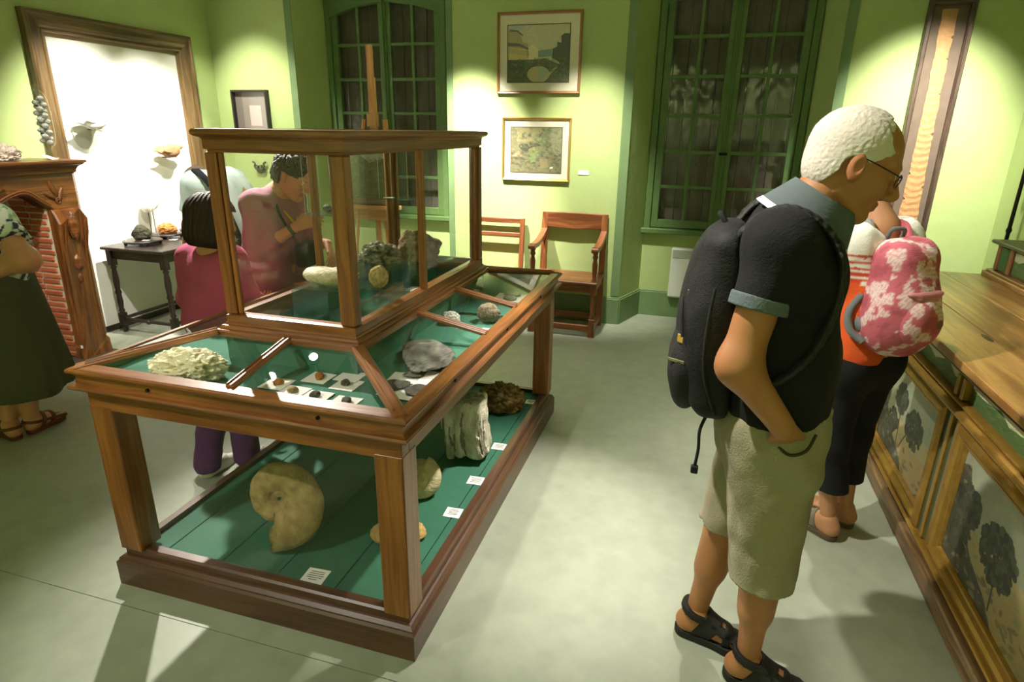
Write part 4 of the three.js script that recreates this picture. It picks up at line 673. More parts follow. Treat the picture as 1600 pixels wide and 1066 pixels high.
{
  const p = thing('framed_picture', 'small dark box framed picture beside the easel window', 'picture', [-2.905, 1.60, -2.969]);
  for (const g of frameRails(0.40, 0.375, [[0, 0.001], [0, 0.05], [0.006, 0.052], [0.018, 0.05], [0.02, 0.012], [0.02, 0.001]])) part('frame_rail', g.translate(0, 0.1875, 0), std(0x2a241f, 0.5), p);
  part('print', new THREE.PlaneGeometry(0.362, 0.337).translate(0, 0.1875, 0.012), new THREE.MeshPhysicalMaterial({ roughness: 0.6, clearcoat: 1, clearcoatRoughness: 0.05, map: canvasTex(128, 128, (c, w, h) => { c.fillStyle = '#857d74'; c.fillRect(0, 0, w, h); c.fillStyle = '#6e665e'; c.fillRect(0, 0, w * 0.22, h); c.fillStyle = '#c7a9a0'; c.fillRect(w * 0.42, h * 0.35, w * 0.36, h * 0.55); }) }), p);
  const o = thing('carved_ornament', 'dark carved ornament with two curled horns on the back wall', 'ornament', [-2.88, 1.20, -2.965]);
  part('plate', rockGeo(97, [0.05, 0.04, 0.012], { detail: 8 }).translate(0, 0, 0.011), blackWood, o);
  for (const s of [-1, 1]) part('horn', M(tube([[0, 0.04, 0.02], [s * 0.03, 0.045, 0.03], [s * 0.055, 0.07, 0.03], [s * 0.05, 0.10, 0.025], [s * 0.075, 0.115, 0.025]], 0.010, 24, 6), tube([[s * 0.03, 0.045, 0.03], [s * 0.02, 0.075, 0.03], [s * 0.035, 0.085, 0.03]], 0.007, 16, 6)), blackWood, o);
}

// ---------------------------------------------------------------- easel with a landscape
srand(1600);
{
  const e = thing('easel', 'wooden studio easel in front of the left window', 'easel', [-1.42, 0, -2.62]);
  part('mast', M(bar(-0.028, 0.028, 0.35, 2.30, -0.012, 0.012), bar(0.02, 0.038, 1.2, 2.05, -0.014, 0.010)), easelWood, e);
  part('mast_clamp', bar(-0.045, 0.045, 1.66, 1.765, -0.02, 0.03), easelWood, e);
  part('leg', beam([-0.26, 0.0, 0.10], [-0.10, 1.72, -0.02], 0.045, 0.025), easelWood, e); part('leg', beam([0.26, 0.0, 0.10], [0.10, 1.72, -0.02], 0.045, 0.025), easelWood, e);
  part('rear_leg', beam([0, 0.0, -0.26], [0, 1.6, -0.03], 0.04, 0.025), easelWood, e);
  part('ledge', M(bar(-0.36, 0.23, 0.965, 1.0, -0.01, 0.11), bar(-0.34, 0.21, 0.865, 0.965, 0.012, 0.05)), easelWood, e);
  part('crossbar', bar(-0.24, 0.24, 0.36, 0.41, 0.04, 0.07), easelWood, e);
  const p = thing('framed_painting', 'dark green landscape painting standing on the easel', 'painting', [-1.475, 1.001, -2.575]);
  for (const g of frameRails(0.58, 0.60, [[0, 0.001], [0, 0.03], [0.01, 0.036], [0.035, 0.028], [0.055, 0.014], [0.055, 0.001]])) part('frame_rail', g.translate(0, 0.30, 0), frameWood, p);
  part('artwork', new THREE.PlaneGeometry(0.48, 0.50).translate(0, 0.30, 0.010), artMat(canvasTex(256, 256, (c, w, h) => { c.fillStyle = '#5d6336'; c.fillRect(0, 0, w, h); P2(c, w, h, '#9aa07c', [[0.25, 0], [1, 0], [0.85, 0.3], [0.55, 0.38], [0.3, 0.2]]); paintStrokes(c, w, h, 600, (x, y) => y > 0.3 ? ['#4c5430', '#6e7440', '#7d7a44', '#3e4628'][Math.floor(rnd() * 4)] : x < 0.25 ? '#7a7440' : null, 21); })), p);
}

// ---------------------------------------------------------------- two old chairs
srand(1700);
{
  const a = thing('armchair', 'old wooden armchair with curved arms against the wall', 'chair', [0.315, 0, -2.70]);
  const hx = 0.262, zb = -0.19, zf = 0.185;
  for (const s of [-1, 1]) {
    part('back_post', M(bar(s * hx - 0.026, s * hx + 0.026, 0.0, 0.46, zb - 0.026, zb + 0.026), beam([s * hx, 0.45, zb], [s * hx, 0.975, zb - 0.045], 0.052, 0.045)), oakWood, a);
    part('front_leg', M(bar(s * hx - 0.026, s * hx + 0.026, 0.0, 0.16, zf - 0.026, zf + 0.026), lathe([[0.018, 0.155], [0.025, 0.175], [0.017, 0.20], [0.022, 0.26], [0.019, 0.33], [0.025, 0.35], [0.018, 0.37]], 14).translate(s * hx, 0, zf), bar(s * hx - 0.026, s * hx + 0.026, 0.365, 0.47, zf - 0.026, zf + 0.026), lathe([[0.018, 0.465], [0.025, 0.485], [0.014, 0.505], [0.021, 0.56], [0.024, 0.62], [0.015, 0.66], [0.025, 0.68], [0.018, 0.70], [0.024, 0.715], [0.024, 0.735]], 14).translate(s * hx, 0, zf)), oakWood, a);
    const arm = []; for (let i = 0; i <= 20; i++) { const t = i / 20, z = mix(zb - 0.02, zf + 0.035, t), y = 0.745 + 0.075 * Math.pow(1 - t, 1.6) - 0.018 * Math.sin(t * Math.PI); arm.push([z, y]); }
    const pr = [...arm.map(([z, y]) => [z, y + 0.017]), ...arm.slice().reverse().map(([z, y], i) => [z, y - 0.017])];
    const g = poly(pr, 0.046, 0.004); g.rotateY(-Math.PI / 2); g.translate(s * hx + 0.023, 0, 0); part('arm', M(axisUV(g, 2), rod([s * hx - 0.028, 0.742, zf + 0.035], [s * hx + 0.028, 0.742, zf + 0.035], 0.022)), oakWood, a);
    part('side_rail', bar(s * hx - 0.014, s * hx + 0.014, 0.385, 0.455, zb, zf), oakWood, a); part('stretcher', bar(s * hx - 0.016, s * hx + 0.016, 0.05, 0.10, zb, zf), oakWood, a);
  }
  part('seat', bar(-hx - 0.03, hx + 0.03, 0.452, 0.476, zb - 0.01, zf + 0.04, 0.006), oakWood, a);
  part('front_rail', bar(-hx, hx, 0.385, 0.455, zf - 0.014, zf + 0.014), oakWood, a); part('stretcher', bar(-hx, hx, 0.05, 0.10, zf - 0.016, zf + 0.016), oakWood, a); part('stretcher', bar(-hx, hx, 0.05, 0.10, zb - 0.016, zb + 0.016), oakWood, a);
  part('crest_rail', (() => { const s = []; for (let i = 0; i <= 16; i++) { const t = i / 16; s.push([mix(-hx + 0.02, hx - 0.02, t), 0.972 + 0.004 * Math.sin(t * 3.14)]); } const g = poly([...s, [hx - 0.02, 0.855], [0, 0.842], [-hx + 0.02, 0.855]], 0.026, 0.003); g.translate(0, 0, zb - 0.05); return axisUV(g, 0); })(), oakWood, a);
  const c = thing('chair', 'plain ladder back wooden chair behind the showcase', 'chair', [-0.37, 0, -2.72]);
  const wx = 0.215;
  for (const s of [-1, 1]) { part('back_post', M(bar(s * wx - 0.02, s * wx + 0.02, 0, 0.44, -0.18, -0.14), beam([s * wx, 0.43, -0.16], [s * wx, 0.905, -0.205], 0.04, 0.036)), oakWood, c); part('front_leg', bar(s * wx - 0.02, s * wx + 0.02, 0, 0.43, 0.16, 0.20), oakWood, c); part('side_rail', bar(s * wx - 0.012, s * wx + 0.012, 0.37, 0.43, -0.14, 0.16), oakWood, c); part('stretcher', bar(s * wx - 0.012, s * wx + 0.012, 0.1, 0.14, -0.14, 0.16), oakWood, c); }
  part('seat', bar(-wx - 0.03, wx + 0.03, 0.43, 0.452, -0.17, 0.22, 0.005), oakWood, c);
  part('crest_rail', bar(-wx, wx, 0.858, 0.902, -0.215, -0.190), oakWood, c); part('back_rail', bar(-wx, wx, 0.742, 0.775, -0.205, -0.182), oakWood, c);
}

// ---------------------------------------------------------------- framed snake skin
srand(1800);
{
  const s = thing('framed_skin', 'tall narrow dark frame holding a pale snake skin', 'frame', [2.843, 0.36, -2.969]);
  const w = 0.285, h = 2.17;
  for (const g of frameRails(w, h, [[0, 0.001], [0, 0.045], [0.006, 0.052], [0.024, 0.052], [0.034, 0.038], [0.034, 0.001]])) part('frame_rail', g.translate(0, h / 2, 0), skinFrameWood, s);
  part('backing', box(-w / 2 + 0.03, w / 2 - 0.03, 0.03, h - 0.03, 0.001, 0.012), speckMat(0x6a5c4e, 0.02, 271, { rep: [3, 3], rough: 0.9 }), s);
  const nu = 14, nv = 260, P = [], U = [], I = [];
  for (let j = 0; j <= nv; j++) { const t = j / nv, y = mix(0.07, h - 0.06, t), ew = (0.063 + 0.010 * Math.sin(t * 5 + 1) - 0.012 * t) , l = -ew + 0.012 * fbm(y * 9, 1, 3, 3) - (N3(y * 22, 4, 1) > 0.42 ? -0.012 : 0), r = ew + 0.012 * fbm(y * 9, 8, 3, 3) - (N3(y * 22, 9, 1) > 0.42 ? 0.012 : 0), cx = 0.008 * Math.sin(t * 4);
    for (let i = 0; i <= nu; i++) { const q = i / nu, x = cx + mix(l, r, q); P.push(x, y, 0.0165 + 0.004 * Math.sin(q * Math.PI) + 0.0016 * Math.sin(y * 130 + 3 * fbm(x * 20, y * 4, 1, 2) + 8 * q * (1 - q)) * sstep(0.95, 0.5, t)); U.push(x, y); } }
  for (let j = 0; j < nv; j++) for (let i = 0; i < nu; i++) { const a = j * (nu + 1) + i; I.push(a, a + 1, a + nu + 2, a, a + nu + 2, a + nu + 1); }
  const g = new THREE.BufferGeometry(); g.setAttribute('position', new THREE.Float32BufferAttribute(P, 3)); g.setAttribute('uv', new THREE.Float32BufferAttribute(U, 2)); g.setIndex(I); g.computeVertexNormals();
  part('skin', g, speckMat(0xb88a5c, 0.05, 272, { rep: [8, 8], rough: 0.7, bump: 0.0015 }), s, 'pale tan rippled snake skin');
}

// ---------------------------------------------------------------- painted chest on the right
srand(1900);
const treeArt = (s, lay) => canvasTex(512, 340, (c, w, h) => {
  srand(s); c.fillStyle = '#a3a384'; c.fillRect(0, 0, w, h); P2(c, w, h, '#9aa08a', [[0, 0], [1, 0], [1, 0.45], [0, 0.45]]); P2(c, w, h, '#bfa878', [[0.2, 0.55], [1, 0.42], [1, 1], [0.2, 1]], 0.85); P2(c, w, h, '#b79a68', [[0.45, 0.7], [1, 0.6], [1, 1], [0.3, 1]], 0.7);
  P2(c, w, h, '#4b4a3c', [[0, 0.15], [0.08, 0.1], [0.14, 0.3], [0.12, 0.55], [0.3, 0.75], [0.5, 0.86], [0.62, 1], [0, 1]]);
  paintStrokes(c, w, h, 260, (x, y) => ['#a8a88a', '#979a82', '#b6a87e', '#8e8e72'][Math.floor(rnd() * 4)], s + 1);
  const tree = (x, y, r, n) => { for (let i = 0; i < n; i++) { const a = rnd() * 6.3, d = Math.sqrt(rnd()), px = x + Math.cos(a) * d * r, py = y + Math.sin(a) * d * r * 1.25; c.fillStyle = ['#3a3d33', '#454a3a', '#2f332b', '#50543f'][Math.floor(rnd() * 4)]; c.beginPath(); c.ellipse(px * w, py * h, rr(0.012, 0.03) * w, rr(0.02, 0.05) * h, rnd() * 3, 0, 7); c.fill(); } };
  for (const [x, y, r, n, tx, ty] of lay) { c.strokeStyle = '#4a4232'; c.lineWidth = 7; c.beginPath(); c.moveTo(tx * w, ty * h); c.quadraticCurveTo(mix(tx, x, 0.3) * w, mix(ty, y, 0.6) * h, x * w, y * h); c.stroke(); tree(x, y, r, n); }
  paintStrokes(c, w, h, 140, (x, y) => y > 0.75 ? ['#4b4636', '#5a553f'][Math.floor(rnd() * 2)] : null, s + 4);
});
const friezeArt = s => canvasTex(512, 96, (c, w, h) => { srand(s); c.fillStyle = '#c9c8a4'; c.fillRect(0, 0, w, h); P2(c, w, h, '#4f6a3c', (() => { const p = [[0, 1]]; for (let i = 0; i <= 24; i++) p.push([i / 24, 0.35 + 0.25 * Math.sin(i * 0.9) * rnd()]); p.push([1, 1]); return p; })()); paintStrokes(c, w, h, 300, (x, y) => y > 0.35 ? ['#41582f', '#6a8048', '#2f4426', '#8a9a66'][Math.floor(rnd() * 4)] : null, s); });
{
  const x0 = 2.34, za = -1.69, zb = 1.55, c = thing('painted_chest', 'long antique chest with gilt mouldings and painted landscape panels', 'chest', [x0, 0, 0]);
  const D = 3.40 - x0;
  part('base_beam', bar(-0.035, D, 0, 0.075, za, zb, 0.006), woodMat(0x8a6f4a, 0x5e4528, 281, { rough: 0.6 }), c);
  part('carcass', bar(0.03, D, 0.075, 0.862, za + 0.01, zb, 0.004), woodMat(0x5a4a30, 0x3b2d1a, 282, { rough: 0.6 }), c);
  // worktop boards
  const bx = [-0.055, 0.16, 0.40, 0.63, D]; for (let i = 0; i < 4; i++) part('top_board', bar(bx[i], bx[i + 1] - 0.0015, 0.866, 0.9, za - 0.03, zb + 0.02, 0.004), topWood, c);
  part('top_moulding', M(bar(-0.03, 0.04, 0.845, 0.866, za, zb), bar(-0.012, 0.04, 0.825, 0.846, za, zb)), woodMat(0x3d3020, 0x241b10, 283), c);
  // cornice rail under the frieze
  const rail = (y, h, p) => { const n = 10, pts = [[0.03, y]]; for (let i = 0; i <= n; i++) { const a = -Math.PI / 2 + Math.PI * i / n; pts.push([0.012 - p * Math.cos(a), y + h / 2 + h / 2 * Math.sin(a)]); } pts.push([0.03, y + h]); const g = poly(pts, zb - za - 0.02, 0); g.scale(1, 1, 1); g.translate(0, 0, za + 0.01); return axisUV(g, 2); };
  part('gilt_rail', rail(0.662, 0.042, 0.030), gold, c); part('gilt_rail', rail(0.706, 0.020, 0.018), gold, c); part('gilt_rail', rail(0.812, 0.014, 0.014), gold, c);
  part('gilt_rail', rail(0.078, 0.020, 0.022), gold, c);
  const bays = [[-1.66, -1.18], [-1.03, -0.175], [-0.025, 0.83], [0.98, 1.53]], posts = [[-1.18, -1.03], [-0.175, -0.025], [0.83, 0.98]];
  const lays = [[[0.5, 0.4, 0.14, 120, 0.55, 0.95]], [[0.36, 0.30, 0.12, 110, 0.42, 0.85], [0.66, 0.44, 0.15, 150, 0.48, 0.8], [0.28, 0.62, 0.10, 70, 0.3, 0.9]], [[0.15, 0.40, 0.13, 130, 0.16, 0.9], [0.50, 0.48, 0.17, 190, 0.55, 0.9], [0.12, 0.7, 0.13, 100, 0.1, 0.95]], [[0.5, 0.4, 0.16, 150, 0.5, 0.9]]];
  bays.forEach(([a, b], i) => {
    const w = b - a, y0 = 0.10, y1 = 0.655, h = y1 - y0, p = new THREE.Group(); p.name = 'painted_panel'; c.add(p);
    const prof = [[0, 0.001], [0, 0.018], [0.012, 0.030], [0.030, 0.034], [0.042, 0.026], [0.050, 0.014], [0.056, 0.018], [0.064, 0.016], [0.068, 0.006], [0.068, 0.001]];
    for (const g of frameRails(w, h, prof)) { g.rotateY(-Math.PI / 2); g.translate(0.028, y0 + h / 2, (a + b) / 2); part('gilt_frame', g, gold, p); }
    const q = new THREE.PlaneGeometry(w - 0.13, h - 0.13); q.rotateY(-Math.PI / 2); q.translate(0.024, y0 + h / 2, (a + b) / 2); part('landscape', q, new THREE.MeshStandardMaterial({ map: treeArt(40 + i * 7, lays[i]), roughness: 0.5 }), p);
    part('keyhole', rod([-0.004, 0.40, a + 0.025], [0.0, 0.40, a + 0.025], 0.008), darkIron, p);
    const fz = new THREE.Group(); fz.name = 'frieze_panel'; c.add(fz); const u = new THREE.PlaneGeometry(w + 0.06, 0.085); u.rotateY(-Math.PI / 2); u.translate(0.026, 0.769, (a + b) / 2); part('landscape_strip', u, new THREE.MeshStandardMaterial({ map: friezeArt(60 + i), roughness: 0.5 }), fz);
  });
  const gp = std(0x4a5d45, 0.6);
  for (const [a, b] of posts) { part('pilaster', bar(0.004, 0.032, 0.10, 0.655, a + 0.05, a + 0.075), gold, c); part('pilaster', bar(0.008, 0.032, 0.10, 0.655, b - 0.04, b - 0.01), gold, c); part('pilaster_field', bar(0.016, 0.031, 0.10, 0.655, a, b), gp, c); part('bracket', bar(0.0, 0.03, 0.728, 0.81, a + 0.035, a + 0.06), gold, c); part('bracket', bar(0.0, 0.03, 0.728, 0.81, b - 0.06, b - 0.035), gold, c); part('bracket_field', bar(0.012, 0.029, 0.728, 0.81, a + 0.06, b - 0.06), gp, c); }
  for (const [x, z, l] of [[0.14, -0.33, 0.10], [0.33, 0.02, 0.06]]) { const g = rockGeo(5 + x * 9, [l * 0.12, 0.0015, l * 0.5], { detail: 6, a: 0.2 }); part('wood_knot', g.translate(x, 0.8995, z), std(0x4a3a20, 0.6), c); }
  // upper tier at the back
  const t = thing('painted_cabinet', 'low painted cabinet standing at the back of the chest top', 'cabinet', [2.93, 0.9, -1.70]);
  part('plinth', M(bar(0.0, 0.46, 0, 0.028, 0, 3.2), bar(0.012, 0.46, 0.028, 0.042, 0.012, 3.2)), topWood, t);
  part('body', bar(0.04, 0.46, 0.042, 0.185, 0.035, 3.2), woodMat(0x6a5032, 0x46331d, 285), t);
  part('top', bar(0.01, 0.465, 0.185, 0.205, 0.0, 3.2, 0.005), woodMat(0x55603a, 0x39401f, 286, { rough: 0.5 }), t);
  for (let i = 0; i < 4; i++) { const z = 0.05 + i * 0.75; part('green_field', bar(0.032, 0.042, 0.055, 0.175, z + 0.05, z + 0.14, 0.001), std(0x3f6b3c, 0.6), t); for (const q of [0, 0.148]) part('pilaster', bar(0.030, 0.042, 0.045, 0.185, z + q, z + q + 0.04), std(0x9a6a44, 0.6), t); const g = new THREE.PlaneGeometry(0.5, 0.11); g.rotateY(-Math.PI / 2); g.translate(0.0385, 0.115, z + 0.45); part('landscape_strip', g, new THREE.MeshStandardMaterial({ map: i ? friezeArt(80) : friezeArt(81), roughness: 0.5 }), t); }
  const k = thing('iron_stand', 'slim dark iron stand in the right corner', 'stand', [3.30, 0, -2.42]);
  part('pole', lathe([[0.012, 0.03], [0.012, 0.6], [0.02, 0.62], [0.012, 0.64], [0.012, 1.05], [0.018, 1.07], [0.012, 1.09], [0.011, 1.58], [0, 1.58]], 16), blackMetal, k);
  part('base', lathe([[0, 0.04], [0.02, 0.04], [0.09, 0.02], [0.1, 0.0], [0, 0]], 24), blackMetal, k); part('cup', lathe([[0, 1.57], [0.03, 1.58], [0.04, 1.62], [0.036, 1.62], [0.025, 1.59], [0, 1.585]], 20), blackMetal, k);
}

// ---------------------------------------------------------------- people
const skinMat = new THREE.MeshPhysicalMaterial({ vertexColors: true, roughness: 0.5, sheen: 0.2, sheenRoughness: 0.6, sheenColor: new THREE.Color(0xffc9a8) });
const clothMat = (hex, o = {}) => new THREE.MeshStandardMaterial({ color: hex, roughness: 0.92, bumpMap: BUMP.cloth, bumpScale: 0.0015, ...o });
const clothVC = () => clothMat(0xffffff, { vertexColors: true });
const wrinkle = (f, a, q, s = 0) => (x, y, z) => { const d = f(x, y, z); return Math.abs(d) > 0.05 ? d : d + a * fbm(x * q + s, y * q * 0.55, z * q, 2) * 1.6; };
const add3 = (a, b, k = 1) => [a[0] + b[0] * k, a[1] + b[1] * k, a[2] + b[2] * k], sub3 = (a, b) => [a[0] - b[0], a[1] - b[1], a[2] - b[2]], len3 = a => Math.hypot(...a), nrm = a => { const l = len3(a) || 1; return a.map(v => v / l); }, lerp3 = (a, b, t) => [mix(a[0], b[0], t), mix(a[1], b[1], t), mix(a[2], b[2], t)], crs = (a, b) => [a[1] * b[2] - a[2] * b[1], a[2] * b[0] - a[0] * b[2], a[0] * b[1] - a[1] * b[0]];

// head in local axes: X forward, Y up, Z to the side
const headFn = (female) => {
  const cran = ell([-0.014, 0.032, 0], [0.101, 0.089, 0.077]), face = ell([0.028, -0.035, 0], [0.062, 0.084, 0.058]), chin = ell([0.070, -0.098, 0], [0.020, 0.018, 0.022]), nose = su(0.012, cap([0.088, 0.014, 0], [0.113, -0.028, 0], 0.0075, female ? 0.011 : 0.0135), ell([0.104, -0.036, 0.010], [0.011, 0.008, 0.010]));
  const jaw = cap([-0.012, -0.062, 0.046], [0.058, -0.098, 0.016], 0.020, 0.017), brow = cap([0.086, 0.026, 0.012], [0.068, 0.030, 0.048], 0.009, 0.008), eye = ell([0.074, 0.006, 0.031], [0.0155, 0.0125, 0.0165]), sock = ell([0.098, 0.004, 0.032], [0.020, 0.014, 0.020]), lipU = cap([0.0905, -0.060, 0], [0.079, -0.063, 0.019], 0.0068, 0.004), lipL = cap([0.0885, -0.0715, 0], [0.079, -0.067, 0.017], 0.0072, 0.004), cheek = ell([0.058, -0.030, 0.038], [0.026, 0.026, 0.020]);
  const ear = ell([-0.008, -0.002, 0.079], [0.019, 0.032, 0.009], basis([1, 0.25, 0.25])), bowl = ell([-0.002, 0.0, 0.090], [0.010, 0.017, 0.007]), lobe = ell([0.0, -0.028, 0.075], [0.009, 0.010, 0.006]);
  return (x, y, z) => { const a = Math.abs(z); let d = smin(cran(x, y, a), face(x, y, a), 0.035); d = smin(d, jaw(x, y, a), 0.03); d = smin(d, chin(x, y, a), 0.02); d = smin(d, cheek(x, y, a), 0.02); d = smin(d, brow(x, y, a), 0.014); d = -smin(-d, sock(x, y, a), 0.014); d = smin(d, eye(x, y, a), 0.004); d = smin(d, nose(x, y, a), 0.012); d = smin(d, lipU(x, y, a), 0.006); d = smin(d, lipL(x, y, a), 0.006); let e = -smin(-ear(x, y, a), bowl(x, y, a), 0.005); e = smin(e, lobe(x, y, a), 0.008); return smin(d, e, 0.006); };
};
const headCol = (tone) => { const S = lin(tone), L = mix3(S, lin(0x9a4a44), 0.5), E = lin(0xe8e4da), K = lin(0x2a211b), B = mix3(S, lin(0xb0553f), 0.25); return (x, y, z) => { const a = Math.abs(z); if (Math.hypot(x - 0.086, y - 0.006, a - 0.031) < 0.0095 && x > 0.082) return Math.hypot(y - 0.004, a - 0.031) < 0.0055 ? K : E; if (x > 0.075 && a < 0.022 && y > -0.079 && y < -0.052 && Math.abs(y + 0.065) > 0.0015) return L; if (x > 0.075 && a < 0.02 && Math.abs(y + 0.065) <= 0.0015) return mix3(L, K, 0.5); if (Math.hypot(x - 0.108, y + 0.03, z) < 0.016 || a > 0.077) return B; return S; }; };
// hand: palm from wrist along dir; curl bends the fingers towards the palm normal
function handFns(w, dir, pn, curl, s = 1, side = 1) {
  const d = nrm(dir), n = nrm(pn), c = crs(d, n).map(v => v * side), fs = [], P = (a, b, e) => add3(add3(add3(w, d, a * s), c, b * s), n, e * s);
  const palm = su(0.012, cap(P(0.0, 0.012, 0), P(0.085, 0.030, 0), 0.017 * s, 0.013 * s), cap(P(0.0, -0.012, 0), P(0.085, -0.028, 0), 0.017 * s, 0.012 * s), cap(P(0.02, 0, 0), P(0.086, 0.002, 0), 0.017 * s, 0.013 * s));
  fs.push(palm);
  [[0.031, 0.078, 0.0088], [0.011, 0.086, 0.0092], [-0.010, 0.080, 0.0088], [-0.029, 0.064, 0.0078]].forEach(([o, L, r], i) => { let p = P(0.086, o, 0), a = curl * 0.35; const seg = [0.45, 0.32, 0.23]; const ch = []; for (let k = 0; k < 3; k++) { const q = add3(add3(p, d, Math.cos(a) * L * seg[k] * s), n, Math.sin(a) * L * seg[k] * s); ch.push(cap(p, q, r * s * (1 - 0.08 * k), r * s * (0.92 - 0.08 * k))); p = q; a += curl * (0.55 + 0.05 * i); } fs.push(su(0.004, ...ch)); });
  const t0 = P(0.022, 0.026, 0.004), t1 = P(0.050, 0.052, 0.014), t2 = P(0.078, 0.058, 0.014 + 0.016 * curl); fs.push(su(0.006, cap(t0, t1, 0.0135 * s, 0.011 * s), cap(t1, t2, 0.0105 * s, 0.0085 * s)));
  return { f: su(0.006, ...fs), c: P(0.08, 0.01, 0.01), r: 0.125 * s };
}
function footFn(ank, heel, toe, s = 1) {
  const d = nrm([toe[0] - heel[0], 0, toe[2] - heel[2]]), c = [-d[2], 0, d[0]], L = len3(sub3(toe, heel)), P = (a, b, y) => [heel[0] + d[0] * a * L + c[0] * b * s, y * s, heel[2] + d[2] * a * L + c[2] * b * s], g = 0.026;
  const f = su(0.025 * s, cap(ank, P(0.12, 0, g + 0.032), 0.036 * s, 0.032 * s), cap(P(0.10, 0, g + 0.024), P(0.62, 0.014, g + 0.022), 0.029 * s, 0.024 * s), cap(P(0.10, 0, g + 0.024), P(0.60, -0.016, g + 0.02), 0.028 * s, 0.022 * s), cap(ank, P(0.58, 0.004, g + 0.03), 0.034 * s, 0.024 * s));
  const toes = [[0.026, 0.95, 0.013], [0.009, 0.96, 0.010], [-0.006, 0.92, 0.0095], [-0.020, 0.87, 0.009], [-0.033, 0.80, 0.0085]].map(([o, e, r]) => cap(P(0.62, o * 0.9, g + 0.016), P(e, o, g + 0.006), r * 1.15 * s, r * s));
  return { f: su(0.008 * s, f, ...toes), d, c, P, L };
}
function solePart(F, s = 1, ground = 0, th = 0.026, grow = 0) { const a = F.P(0.10, 0, 0), b = F.P(0.70, -0.002, 0), e = F.P(0.88, 0.004, 0); const flat = (p, q, ra, rb) => { const k = cap([p[0], 0, p[2]], [q[0], 0, q[2]], ra, rb); return (x, y, z) => k(x, 0, z); }; const o = su(0.03, flat(a, b, (0.034 + grow) * s, (0.044 + grow) * s), flat(b, e, (0.044 + grow) * s, (0.038 + grow) * s)); return (x, y, z) => { const q = o(x, y, z), h = Math.abs(y - ground - th / 2) - th / 2 + 0.004, m = Math.max(q + 0.004, h); return (m < 0 ? m : Math.hypot(Math.max(q + 0.004, 0), Math.max(h, 0))) - 0.004; }; }
const strap = (f, c, n, w, r = 0.006) => { const h = half(n, c); return (x, y, z) => Math.max(f(x, y, z) - r, Math.abs(h(x, y, z)) - w); };
function bounds(pts, m) { const lo = [1e9, 1e9, 1e9], hi = [-1e9, -1e9, -1e9]; for (const p of pts) for (let i = 0; i < 3; i++) { lo[i] = Math.min(lo[i], p[i]); hi[i] = Math.max(hi[i], p[i]); } return [lo.map(v => v - m), hi.map(v => v + m)]; }

function makePerson(label, base) {
  const g = thing('person', label, 'person', base), T = q => q.translate(-base[0], -base[1], -base[2]);
  return { g, part: (n, geo, mat, l) => part(n, T(geo), mat, g, l), sub: (par, n, geo, mat, l) => part(n, T(geo), mat, par, l), net: (n, f, b, h, mat, col, l) => part(n, T(netMesh(f, b[0], b[1], h, col)), mat, g, l) };
}
// skin body: one merged mesh (trunk and limbs, head, hands, feet)
function skinBody(P, J, o = {}) {
  const tone = o.tone || 0xc98f68, S = lin(tone), k = o.k || 1, R = basis(J.face, J.headUp || [0, 1, 0]), hs = o.head || 1;
  const fs = [cap(J.waist, J.chest, 0.11 * k, 0.12 * k), cap(J.shoL, J.shoR, 0.062 * k), cap(J.chest, J.neck, 0.09 * k, 0.06 * k), cap(J.neck, add3(J.head, [R[0] * -0.025 + R[3] * -0.05, R[1] * -0.025 + R[4] * -0.05, R[2] * -0.025 + R[5] * -0.05], hs), (o.neckR || 0.056) * hs, (o.neckR || 0.056) * 0.93 * hs), cap(J.hipL, J.hipR, 0.10 * k), cap(J.waist, lerp3(J.hipL, J.hipR, 0.5), 0.11 * k, 0.12 * k)];
  for (const q of ['L', 'R']) { fs.push(cap(J['hip' + q], J['knee' + q], 0.085 * k, 0.055 * k), cap(J['knee' + q], J['ank' + q], 0.052 * k, 0.033 * k), cap(lerp3(J['knee' + q], J['ank' + q], 0.18), lerp3(J['knee' + q], J['ank' + q], 0.5), 0.050 * k, 0.045 * k), cap(J['sho' + q], J['elb' + q], (o.arm || 0.047) * k, (o.arm || 0.047) * 0.86 * k), cap(J['elb' + q], J['wri' + q], (o.arm || 0.047) * 0.88 * k, (o.arm || 0.047) * 0.56 * k)); }
  const pts = Object.values(J).filter(v => v.length === 3 && v !== J.face && v !== J.headUp), b = bounds(pts.filter(p => p !== J.head), 0.15 * k); b[0][1] = Math.max(b[0][1], 0.0);
  const geos = [netMesh(su(0.045 * k, ...fs), b[0], b[1], 0.013, () => S)];
  const hf = local(R, J.head, hs, headFn(o.female)), hc = headCol(tone); geos.push(netMesh(hf, add3(J.head, [-0.16, -0.16, -0.16], hs), add3(J.head, [0.16, 0.16, 0.16], hs), o.fine || 0.005, (x, y, z) => { const a = (x - J.head[0]) / hs, c = (y - J.head[1]) / hs, d = (z - J.head[2]) / hs; return hc(R[0] * a + R[1] * c + R[2] * d, R[3] * a + R[4] * c + R[5] * d, R[6] * a + R[7] * c + R[8] * d); }));
  for (const h of o.hands || []) geos.push(netMesh(h.f, add3(h.c, [-h.r, -h.r, -h.r]), add3(h.c, [h.r, h.r, h.r]), 0.004, () => S));
  for (const F of o.feet || []) { const c = F.P(0.5, 0, 0.05); geos.push(netMesh(F.f, [c[0] - 0.19, 0.0, c[2] - 0.19], [c[0] + 0.19, 0.16, c[2] + 0.19], 0.005, () => S)); }
  P.part('body', M(geos), skinMat); return { R, hs };
}
const hairOn = (J, R, hs, f) => local(R, J.head, hs, f);

